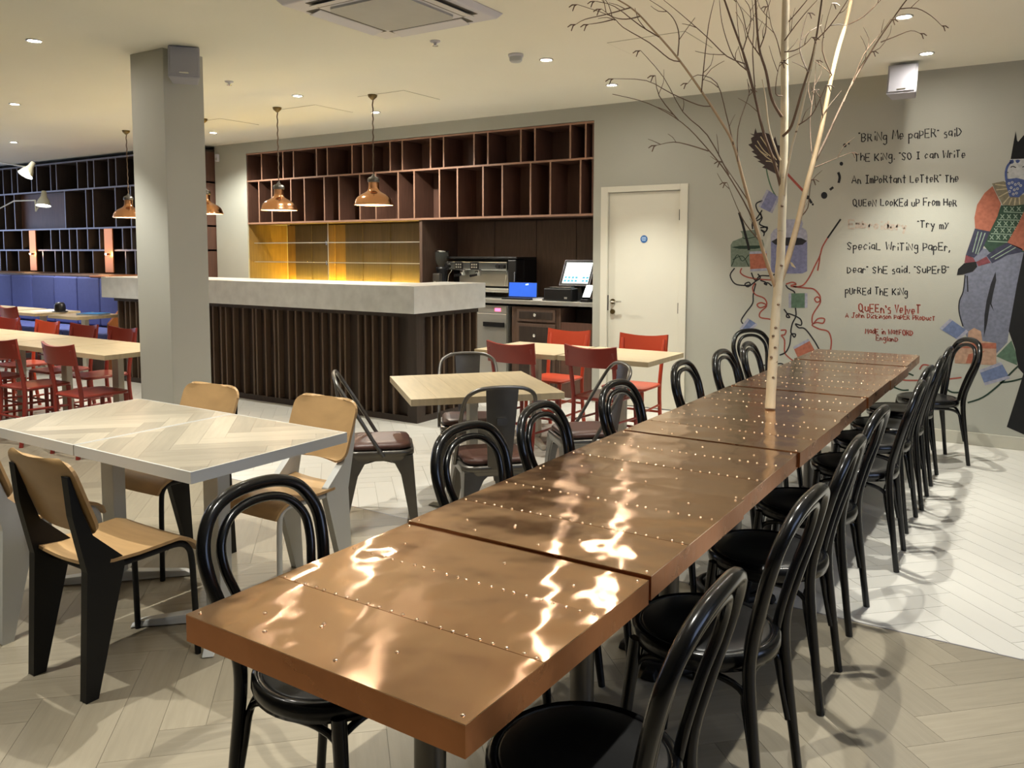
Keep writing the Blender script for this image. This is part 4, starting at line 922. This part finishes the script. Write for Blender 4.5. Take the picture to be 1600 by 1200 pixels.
tw = [(B1, [(1062, 96), (1046, 92), (1015, 67), (974, 43), (954, 25), (902, 7)], -.17, -.4), (B1, [(999, 26), (979, 30), (959, 27), (940, 14)], -.2, -.35), (B1, [(1059, 87), (1061, 56), (1055, 34), (1042, 18), (1015, 0)], -.17, -.05),
      (B1, [(1096, 144), (1100, 101), (1107, 40), (1116, 0)], -.14, -.3), (B1, [(1111, 166), (1091, 164), (1049, 146), (1010, 126), (959, 123)], -.12, -.35), (B2, [(1139, 273), (1105, 211), (1067, 175), (1037, 121), (1001, 79)], -.12, -.1),
      (B2, [(1107, 236), (1078, 227), (1053, 222), (1026, 227)], -.2, -.3), (B1, [(1153, 252), (1153, 202), (1168, 155), (1172, 140)], -.1, .1), (B1, [(1146, 226), (1135, 180), (1120, 130), (1090, 117), (1075, 130)], -.1, .05),
      (B4, [(1181, 157), (1176, 85), (1178, 40), (1175, 0)], -.08, -.05), (B4, [(1160, 81), (1172, 40), (1172, 14), (1164, 0)], -.1, .1), (B4, [(1165, 100), (1136, 88), (1105, 58), (1064, 22), (1037, 0)], -.1, -.35),
      (B4, [(1186, 178), (1170, 120), (1155, 60), (1150, 0)], -.06, .15), (B5, [(1190, 90), (1170, 60), (1160, 20), (1150, 0)], -.2, 0), (B7, [(1275, 63), (1297, 40), (1320, 7), (1328, -8)], -.2, -.4),
      (B8, [(1248, 195), (1268, 180), (1282, 153), (1291, 133)], -.12, -.3), (B9b, [(1376, 66), (1399, 57), (1423, 48), (1437, 52)], .3, .2), (B9b, [(1405, 14), (1432, 13), (1455, 25), (1471, 40)], .33, .2),
      (B9, [(1324, 39), (1349, 26), (1376, 0), (1385, -12)], .15, 0), (tr, [(1226, 81), (1241, 79), (1257, 70), (1268, 58)], -.02, -.3), (tr, [(1226, 63), (1239, 45), (1257, 22), (1277, 0)], -.02, -.2), (tr, [(1227, 40), (1246, 18), (1261, 0), (1270, -15)], 0, -.1),
      (B9, [(1270, 255), (1267, 225), (1266, 184), (1272, 140), (1275, 94)], .1, .3), (B9, [(1286, 185), (1282, 157), (1280, 140)], .1, 0), (tr, [(1223, 100), (1214, 63), (1205, 40), (1200, 10)], 0, .2), (tr, [(1222, 150), (1212, 146), (1214, 119), (1219, 97)], -.03, -.2),
      (B9b, [(1333, 128), (1350, 85), (1378, 50), (1392, 30)], .2, .05), (B9b, [(1318, 160), (1340, 110), (1362, 80)], .17, .35), (B9, [(1300, 118), (1285, 80), (1290, 40), (1300, 5)], .12, -.1), (B1, [(1030, 58), (1000, 40), (960, 10), (930, 2)], -.2, -.1),
      (B1, [(985, 12), (950, 22), (915, 30), (900, 38)], -.22, -.4), (B1, [(960, 30), (940, 35), (920, 38)], -.3, -.4), (B2, [(1060, 188), (1030, 150), (1024, 118)], -.25, -.2), (B1, [(1170, 315), (1150, 285), (1128, 252)], -.05, -.1),
      (B1, [(1188, 378), (1165, 350), (1150, 320), (1136, 285)], 0, .1), (B9, [(1250, 340), (1262, 325), (1265, 300), (1268, 280)], .05, -.05), (B9, [(1272, 262), (1300, 250), (1330, 238)], .1, .3),
      (B4, [(1170, 112), (1150, 95), (1138, 70), (1128, 35), (1124, 0)], -.1, -.2), (B7, [(1262, 112), (1250, 80), (1255, 45), (1262, 20)], -.15, 0), (B5, [(1186, 78), (1196, 50), (1198, 20), (1204, 0)], -.2, -.3)]
tips = []
for par, pts, d0, d1 in tw:
    branch('twig', pts, .0032, .0012, 'twig', d0, d1, par, 3, 5); tips.append((pts[-1], DT+d1, par, pts[-1][0]-pts[-2][0]))
rs = random.Random(11)
for par, pts, d0, d1 in list(tw):
    for q in range(2):
        i = rs.randrange(0, len(pts)-1); f = rs.random(); x = pts[i][0]+(pts[i+1][0]-pts[i][0])*f; y = pts[i][1]+(pts[i+1][1]-pts[i][1])*f
        an = math.atan2(pts[i+1][1]-pts[i][1], pts[i+1][0]-pts[i][0])+rs.choice((-1, 1))*rs.uniform(.35, .8); L_ = rs.uniform(18, 48); bnd = rs.uniform(-.3, .3); dd = d0+(d1-d0)*(i+f)/(len(pts)-1)
        P3 = [(x, y), (x+L_*.5*math.cos(an), y+L_*.5*math.sin(an)), (x+L_*math.cos(an+bnd), y+L_*math.sin(an+bnd))]
        if P3[-1][1] > y+8: continue
        branch('shoot', P3, .0020, .001, 'twig', dd, dd+rs.uniform(-.06, .06), tree, 2, 4)
for (x, y), d, par, dx in tips:
    if y < 2: continue
    c = MB(); p = lim(atd(x, y, d)); s = 1 if dx > 0 else -1
    MB().tube([p, p+rt*(s*.012)-Vector((0, 0, .006)), p+rt*(s*.02)-Vector((0, 0, .028))], [.0012, .003, .0022], 5).build('catkin', 'twig', par)
    MB().tube([p, p+rt*(s*.022)-Vector((0, 0, .002)), p+rt*(s*.036)-Vector((0, 0, .012))], [.0012, .003, .0022], 5).build('catkin', 'twig', par)

# ------------------------------------------------------------------ mural: flat paint on the back wall
for nm, c in dict(ink=(36, 36, 44), orange=(208, 104, 70), redink=(196, 74, 56), faint=(208, 186, 164), peri=(128, 134, 186), palepur=(172, 174, 200), jargreen=(120, 140, 118), darkgreen=(30, 66, 46), feather=(74, 56, 56), cape=(14, 14, 18),
                   jersey=(46, 84, 60), trouser=(126, 132, 158), beard=(70, 96, 176), face=(206, 208, 206), ruff=(150, 140, 108), cuff=(58, 60, 90), skinred=(150, 60, 70), peach=(214, 160, 124), mint=(160, 190, 160), spool=(108, 130, 184), black=(22, 22, 24), palegold=(222, 200, 150), leafgreen=(90, 130, 100)).items():
    gy = sum(c)/3; c = [(v*.72+gy*.28)*.86 for v in c]
    mat('paint_'+nm, S(*c), .85, var=.22, scale=40)
mural = thing('wall_mural', 'painted mural of ink bottles, thread spools, lettering and a crowned king', 'mural', (0, 0, 0))
LAY = [0]
def W(x, y, k=1): p = ony(x, y, YW); return Vector((p.x, YW-.0006-.00025*k, p.z))
def blob(name, pts, m, k=1, parent=None):
    return MB().add([W(x, y, k) for x, y in pts], [tuple(range(len(pts)))]).build(name, 'paint_'+m, parent or mural)
def strokes(name, lines, wd, m, k=2, parent=None, sm=True):
    mb = MB()
    for ln in lines:
        if len(ln) < 2: continue
        P = [W(x, y, k) for x, y in ln]
        if sm and len(P) > 2: P = smooth_path(P, 4)
        vs = []
        for i, p in enumerate(P):
            t = P[min(i+1, len(P)-1)]-P[max(i-1, 0)]; t.y = 0
            if t.length < 1e-7: t = Vector((1, 0, 0))
            t.normalize(); q = Vector((-t.z, 0, t.x)); vs += [p+q*wd/2, p-q*wd/2]
        mb.add(vs, [(2*i, 2*i+1, 2*i+3, 2*i+2) for i in range(len(P)-1)])
    return mb.build(name, 'paint_'+m, parent or mural)
G = {'A': '03 39 63|15 55', 'B': '03 09 39 58 47 36 06|36 55 44 33 03', 'D': '03 09 38 56 34 03', 'E': '53 03 09 59|06 46', 'F': '03 09 59|06 46', 'H': '03 09|53 59|06 56', 'I': '03 43|23 29|09 49', 'J': '04 13 33 49|29 69', 'K': '03 09|59 05|16 53',
     'L': '09 03 53', 'M': '03 19 35 59 63', 'N': '03 09 53 59', 'O': '23 05 08 29 48 55 33 23', 'P': '03 09 48 46 05', 'Q': '23 05 08 29 48 55 33 23|34 62', 'R': '03 09 48 36 06|26 53', 'S': '58 29 08 26 45 33 04', 'T': '29 23|09 59', 'U': '09 04 23 44 49', 'V': '09 23 49', 'W': '09 13 37 53 69', 'Y': '09 26 49|26 03',
     'a': '47 17 05 14 34 47 43', 'b': '09 03 34 46 27 06', 'c': '46 27 05 13 34', 'd': '46 27 05 13 34 46|49 43', 'e': '05 45 37 17 05 13 34', 'g': '47 17 05 14 34 47 41 20 01', 'h': '09 03|05 27 46 43', 'i': '13 16|18 19', 'k': '09 03|47 05 43', 'l': '19 13', 'm': '03 07|06 17 26 23|26 37 46 43', 'n': '03 07|05 17 36 43', 'o': '17 05 13 34 46 27 17', 'p': '00 07|06 27 46 34 04', 'r': '03 07|05 17 36', 's': '37 17 06 35 33 03', 't': '29 23 33|07 47', 'u': '07 04 23 44|47 43', 'v': '07 23 47', 'w': '07 13 26 33 57', 'y': '07 24|47 10', '.': '13 14', ',': '14 02', '"': '09 08|19 18', "'": '09 17'}
def write(s, a, b, hpx, m, wd):
    adv = []; x = 0
    for ch in s:
        if ch == ' ': adv.append(None); x += 4.2; continue
        wch = max(int(tk[0]) for st in G[ch].split('|') for tk in st.split()); adv.append(x); x += wch+2.0
    tot = x-2.0; ux = ((b[0]-a[0])/tot, (b[1]-a[1])/tot); i = -1; words = s.split(' '); pos = 0
    for wd_ in words:
        lines = []
        for ch in wd_:
            x0 = adv[pos]; pos += 1; jy = random.uniform(-.5, .5); sc = random.uniform(.92, 1.1)
            for st in G[ch].split('|'):
                lines.append([(a[0]+ux[0]*(x0+int(tk[0])*sc), a[1]+ux[1]*(x0+int(tk[0]))-((int(tk[1])-3)*sc+jy)/6*hpx*.88) for tk in st.split()])
        pos += 1
        o = strokes('painted_word', lines, wd, m, 2, mural, False)
for args in (('"BRiNg Me paPER" saiD', (1342, 221), (1502, 213), 15), ('ThE KiNg. "SO I can WriTe', (1336, 252), (1508, 246), 13), ('An ImPoRtant LeTteR" The', (1331, 287), (1497, 285), 13), ('QUEeN LooKEd uP From HeR', (1333, 322), (1495, 322), 12.5),
             ('"Try mY', (1434, 356), (1482, 358), 12), ('SpeciaL WriTiNg PapEr,', (1324, 390), (1484, 392), 13), ('Dear" ShE said. "SuPErB"', (1324, 427), (1482, 427), 12), ('pUrREd ThE KiNg', (1321, 459), (1418, 462), 12)): write(*args, 'ink', .0085)
write('Embroidery', (1326, 357), (1416, 360), 14, 'faint', .016)
write("QuEEn's VelveT", (1342, 487), (1438, 491), 14, 'redink', .011)
write('A John Dickinson PaPER PRoDucT', (1321, 496), (1461, 501), 8, 'redink', .008)
write('MadE in WatFORD', (1352, 521), (1426, 524), 9, 'redink', .009); write('EnglanD', (1369, 532), (1403, 534), 8, 'redink', .008)
# quill, drips
c8 = lambda L: [(1100+x/6, 180+y/6) for x, y in L]
fe = blob('quill_feather', c8([(745, 610), (690, 560), (600, 510), (545, 490), (570, 470), (500, 430), (530, 425), (462, 385), (500, 380), (445, 340), (470, 330), (415, 275), (450, 262), (440, 215), (470, 195), (430, 170), (468, 180), (482, 120), (497, 165), (560, 160), (610, 175), (650, 230), (668, 200), (690, 280), (770, 300), (790, 430), (770, 520)]), 'feather')
strokes('quill_barbs', [c8(l) for l in ([(500, 240), (560, 330), (640, 400), (690, 470)], [(480, 280), (540, 345), (600, 380)], [(520, 330), (590, 395), (660, 440)], [(530, 200), (590, 290), (680, 420)], [(580, 430), (640, 440), (690, 500)])], .008, 'palegold', 2, fe)
strokes('quill_shaft', [c8([(740, 500), (790, 560), (930, 710)])], .02, 'redink', 1)
strokes('hanging_thread', [c8([(585, 500), (600, 580), (640, 700), (700, 800)])], .012, 'leafgreen', 1)
for cxp, cyp, r in ((1320, 283, 17), (1358, 267, 8), (1288, 455, 17), (1127, 752, 30), (1020, 836, 10), (972, 770, 17), (1276, 350, 5)):
    blob('ink_drop', [(1100+(cxp+r*math.cos(k*.524))/6, 180+(cyp+r*1.1*math.sin(k*.524))/6) for k in range(12)], 'ink')
strokes('ink_splash', [c8([(1258, 535), (1272, 580), (1262, 635)]), c8([(1180, 700), (1212, 675)]), c8([(985, 785), (1010, 825)])], .02, 'ink', 1)
# bottles (crop px 1100..1340, 340..580 at 5x)
c5 = lambda L: [(1100+x/5, 340+y/5) for x, y in L]
j = blob('green_ink_bottle', c5([(210, 385), (208, 215), (225, 185), (300, 155), (298, 125), (285, 105), (400, 95), (415, 125), (405, 150), (460, 175), (470, 210), (470, 385)]), 'jargreen')
blob('ink_surface', c5([(215, 232), (280, 220), (440, 218), (465, 232), (400, 245), (280, 245)]), 'darkgreen', 2, j)
strokes('bottle_facets', [c5(l) for l in ([(215, 380), (260, 290), (300, 340), (350, 290)], [(225, 330), (300, 300), (350, 380)], [(300, 155), (330, 165), (405, 150)])], .007, 'darkgreen', 2, j)
j = blob('blue_ink_bottle', c5([(520, 420), (522, 130), (545, 95), (585, 75), (580, 45), (600, 15), (760, 12), (775, 45), (765, 75), (800, 100), (808, 140), (806, 420), (770, 438), (560, 438)]), 'palepur')
blob('ink_level', c5([(525, 420), (524, 190), (806, 190), (805, 418), (770, 436), (560, 436)]), 'peri', 2, j)
blob('ink_surface', c5([(527, 187), (570, 162), (660, 155), (760, 160), (805, 182), (770, 212), (660, 220), (560, 212)]), 'ink', 3, j)
strokes('bottle_neck_rim', [c5([(590, 55), (670, 48), (770, 52)]), c5([(600, 35), (680, 30), (762, 34)])], .012, 'palepur', 3, j)
blob('gold_nib', c5([(670, 345), (690, 352), (720, 395), (685, 380)]), 'palegold', 3)
strokes('paint_brush', [c5([(275, -40), (300, 40), (345, 215), (352, 255)])], .022, 'black', 3, sm=False)
def spool(name, q, body, n):
    o = blob(name, q, body, 2)
    for a, b in ((0, 1), (3, 2)):
        strokes('spool_rim', [[q[a], q[b]]], .022, 'palepur', 3, o)
spool('orange_thread_spool', c5([(355, 275), (490, 270), (495, 405), (362, 412)]), 'orange', 0)
spool('green_thread_spool', c5([(672, 592), (672, 705), (798, 705), (798, 590)]), 'leafgreen', 0)
spool('blue_thread_spool', c5([(285, 875), (350, 790), (412, 830), (340, 890)]), 'spool', 0)
spool('orange_thread_spool', c5([(700, 1020), (820, 955), (870, 1045), (740, 1110)]), 'orange', 0)
spool('blue_thread_spool', c8([(600, 700), (520, 860), (630, 915), (700, 770)]), 'peri', 0)
for ln in ([c5(l) for l in ([(240, 395), (205, 450), (240, 515), (310, 530), (360, 525), (350, 505), (320, 520), (345, 540), (400, 500), (440, 470), (420, 440)], [(405, 515), (385, 600), (380, 670), (330, 740), (292, 800), (305, 830)], [(440, 490), (480, 505), (490, 525), (470, 515), (500, 510), (530, 535)],
    [(370, 430), (400, 490), (440, 455), (520, 455), (560, 440)], [(640, 525), (655, 550), (700, 575), (710, 590)], [(625, 715), (650, 750), (670, 780), (645, 775), (660, 750), (750, 790), (760, 840), (715, 830), (740, 860), (790, 870), (860, 960), (905, 1040)], [(715, 705), (718, 770), (690, 830), (680, 900), (715, 910), (705, 935), (682, 910), (670, 990), (640, 1050), (590, 1075)],
    [(380, 90), (385, 40), (445, 5), (440, -40)], [(440, 80), (495, 75), (480, 110), (445, 95), (470, 120), (465, 145)], [(440, 1155), (510, 1150), (600, 1140), (625, 1155)])]
    + [c8(l) for l in ([(550, 800), (490, 830), (500, 890), (545, 960), (520, 1020), (590, 1060), (560, 1110)], [(545, 890), (500, 960), (455, 1010), (455, 1060)])]): strokes('dark_thread', [ln], .012, 'ink', 3)
for ln in ([c5(l) for l in ([(295, 395), (285, 430), (330, 462), (420, 480), (560, 490)], [(400, 510), (380, 550), (400, 600), (470, 630), (490, 680), (440, 705), (415, 680), (450, 665), (490, 690), (440, 740), (440, 780), (520, 795), (540, 820), (520, 850)],
    [(640, 520), (690, 505), (720, 520), (680, 530), (700, 540), (770, 530), (820, 470), (870, 370), (905, 300), (925, 230), (965, 160)], [(905, 300), (900, 350), (888, 415)], [(700, 540), (800, 550), (860, 560), (905, 610), (905, 650), (880, 660), (865, 635), (890, 620), (910, 660), (850, 760), (850, 830), (890, 790), (940, 790), (930, 825), (880, 820), (845, 840), (900, 870), (970, 890), (995, 960), (988, 1040)],
    [(600, 880), (640, 880), (630, 915), (605, 920), (630, 960), (630, 1050), (660, 1090), (705, 1125)])]): strokes('orange_thread', [ln], .012, 'redink', 3)
strokes('needle', [c5([(965, 160), (1068, 12)])], .014, 'black', 3)
c6 = lambda L: [(1000+x*.375, 480+y*.375) for x, y in L]
for ln in ([c6([(1080, 290), (1110, 275), (1140, 285)]), c6([(1050, 330), (1090, 345), (1120, 345)]), c6([(1250, 310), (1290, 350), (1330, 355), (1370, 345)]), c6([(1365, 398), (1430, 375), (1500, 320), (1560, 260), (1600, 225)]), c6([(1500, 315), (1550, 308), (1600, 295)])]): strokes('floor_thread', [ln], .013, 'darkgreen', 2)
for ln in (c6([(1080, 300), (1120, 305), (1240, 303), (1340, 293)]), c6([(1165, 260), (1180, 240), (1215, 245)])): strokes('orange_floor_thread', [ln], .012, 'redink', 2)
# king (crop px 1340..1600, 340..600 scale .21667 ; upper from 1400..1600 at 6x)
ck = lambda L: [(1340+x*.216667, 340+y*.216667) for x, y in L]
cu = lambda L: [(1400+x/6, 180+y/6) for x, y in L]
king = blob('king_trousers', ck([(770, 410), (765, 530), (735, 600), (732, 680), (765, 800), (800, 900), (1000, 980), (1080, 900), (1100, 760), (1150, 480), (1215, 270), (1215, 240), (1000, 240), (870, 215), (830, 300), (770, 335)]), 'trouser')
kp = king
blob('trouser_fold', ck([(995, 390), (1000, 450), (975, 560), (965, 620), (985, 680), (955, 625), (935, 760), (910, 865), (915, 700), (930, 600), (960, 480)]), 'ink', 2, kp)
strokes('trouser_outline', [ck([(775, 415), (762, 530), (735, 600), (732, 680), (760, 785)]), ck([(790, 420), (795, 535)])], .009, 'ink', 2, kp)
blob('jersey', ck([(900, 190), (1000, 0)])+cu([(985, 845), (1230, 835)])+[(1612, 330), (1612, 394)]+ck([(1080, 250), (950, 250)]), 'jersey', 2, kp)
strokes('jersey_pattern', [cu(l) for l in ([(1010, 905), (1210, 915)], [(960, 980), (1200, 985)], [(930, 1045), (1180, 1050)], [(890, 1110), (1150, 1120)], [(860, 1180), (1120, 1195)])]+[cu([(x, y), (x+34, y+40)]) for y, x0 in ((858, 1010), (930, 980), (995, 950), (1060, 920), (1125, 880)) for x in range(x0, 1190, 62)]+[cu([(x+34, y), (x, y+40)]) for y, x0 in ((858, 1010), (930, 980), (995, 950), (1060, 920), (1125, 880)) for x in range(x0, 1190, 62)], .006, 'mint', 3, kp, False)
blob('sleeve', cu([(905, 665), (830, 730), (760, 840), (735, 960), (742, 1062), (880, 1090), (950, 950), (985, 830)]), 'orange', 3, kp)
blob('sleeve', [(1612, 285)]+cu([(1200, 900), (1150, 1010)])+ck([(1080, 180), (1200, 240)])+[(1612, 392)], 'orange', 4, kp)
blob('striped_cuff', ck([(845, 80), (955, 100), (900, 230), (840, 290), (780, 270)]), 'cuff', 4, kp); blob('striped_cuff', ck([(1080, 180), (1190, 225), (1180, 250), (1080, 270), (970, 330), (930, 275), (1000, 220)]), 'cuff', 4, kp)
strokes('cuff_stripes', [ck(l) for l in ([(870, 100), (830, 250)], [(895, 105), (850, 260)], [(920, 110), (865, 265)], [(1110, 200), (960, 290)], [(1140, 215), (990, 300)])], .006, 'mint', 5, kp, False)
blob('wrist', ck([(780, 270), (835, 290), (860, 340), (770, 325)]), 'skinred', 4, kp); blob('wrist', ck([(930, 280), (960, 325), (870, 350), (855, 320)]), 'skinred', 4, kp)
blob('gloves', ck([(715, 415), (725, 370), (770, 328), (855, 318), (862, 355), (830, 390), (760, 410)]), 'black', 5, kp)
blob('ruff', cu([(900, 640), (1010, 618), (1040, 640), (1060, 760), (1230, 740), (1240, 830), (1100, 850), (1000, 840), (935, 720)]), 'ruff', 4, kp)
strokes('ruff_pleats', [cu(l) for l in ([(930, 650), (1030, 660)], [(940, 700), (1040, 690)], [(960, 770), (1050, 720)], [(1005, 830), (1065, 760)], [(1060, 840), (1085, 775)], [(1110, 845), (1120, 775)], [(1160, 840), (1155, 770)])], .008, 'palegold', 5, kp, False)
blob('face', cu([(1070, 415), (1240, 405), (1250, 620), (1060, 610), (1040, 520)]), 'face', 5, kp)
blob('beard', cu([(1025, 590), (1060, 598), (1130, 588), (1180, 600), (1240, 615), (1240, 690), (1150, 770), (1065, 765), (1030, 650)]), 'beard', 6, kp)
strokes('beard_curls', [cu([(x+9*math.cos(a*.9), y+9*math.sin(a*.9)) for a in range(8)]) for x, y in ((1060, 640), (1090, 630), (1120, 650), (1150, 640), (1080, 680), (1110, 700), (1140, 690), (1170, 660), (1100, 740), (1130, 730), (1065, 715))], .005, 'face', 7, kp)
strokes('hair_curls', [cu([(1075, 440), (1045, 480), (1030, 540), (1035, 610)]), cu([(1080, 420), (1075, 445), (1095, 440), (1085, 420)]), cu([(1130, 420), (1140, 440), (1155, 420)])], .016, 'beard', 7, kp)
strokes('eyes', [cu([(1075, 490), (1095, 480), (1125, 492)]), cu([(1185, 488), (1205, 480), (1230, 486)]), cu([(1045, 535), (1052, 540)])], .007, 'ink', 7, kp)
blob('crown', cu([(1075, 412), (1105, 240), (1122, 150), (1135, 235), (1145, 250), (1195, 190), (1240, 170), (1260, 240), (1260, 405)]), 'cape', 7, kp)
blob('cape', [(1600, 392), (1589, 444), (1576, 517), (1586, 545), (1591, 575), (1599, 584), (1588, 620), (1573, 667), (1600, 679), (1640, 690), (1690, 680), (1670, 560), (1650, 420), (1625, 330)], 'cape', 3, kp)
spool('blue_thread_spool', ck([(600, 805), (675, 735), (790, 815), (720, 880)]), 'spool', 0); spool('blue_thread_spool', ck([(880, 1110), (1040, 1050), (1095, 1150), (915, 1200)]), 'spool', 0)
j = blob('orange_ink_pot', ck([(700, 1050), (700, 930), (790, 890), (800, 820), (840, 795), (890, 820), (900, 890), (1000, 905), (1000, 1065)]), 'peach', 2); blob('ink_band', ck([(705, 905), (1000, 905), (1000, 945), (705, 940)]), 'orange', 3, j); blob('ink_band', ck([(780, 1050), (800, 985), (920, 960), (860, 1010), (840, 1050)]), 'orange', 3, j)
blob('green_tin', ck([(1000, 1000), (1110, 885), (1150, 1000), (1150, 1065)]), 'leafgreen', 2)
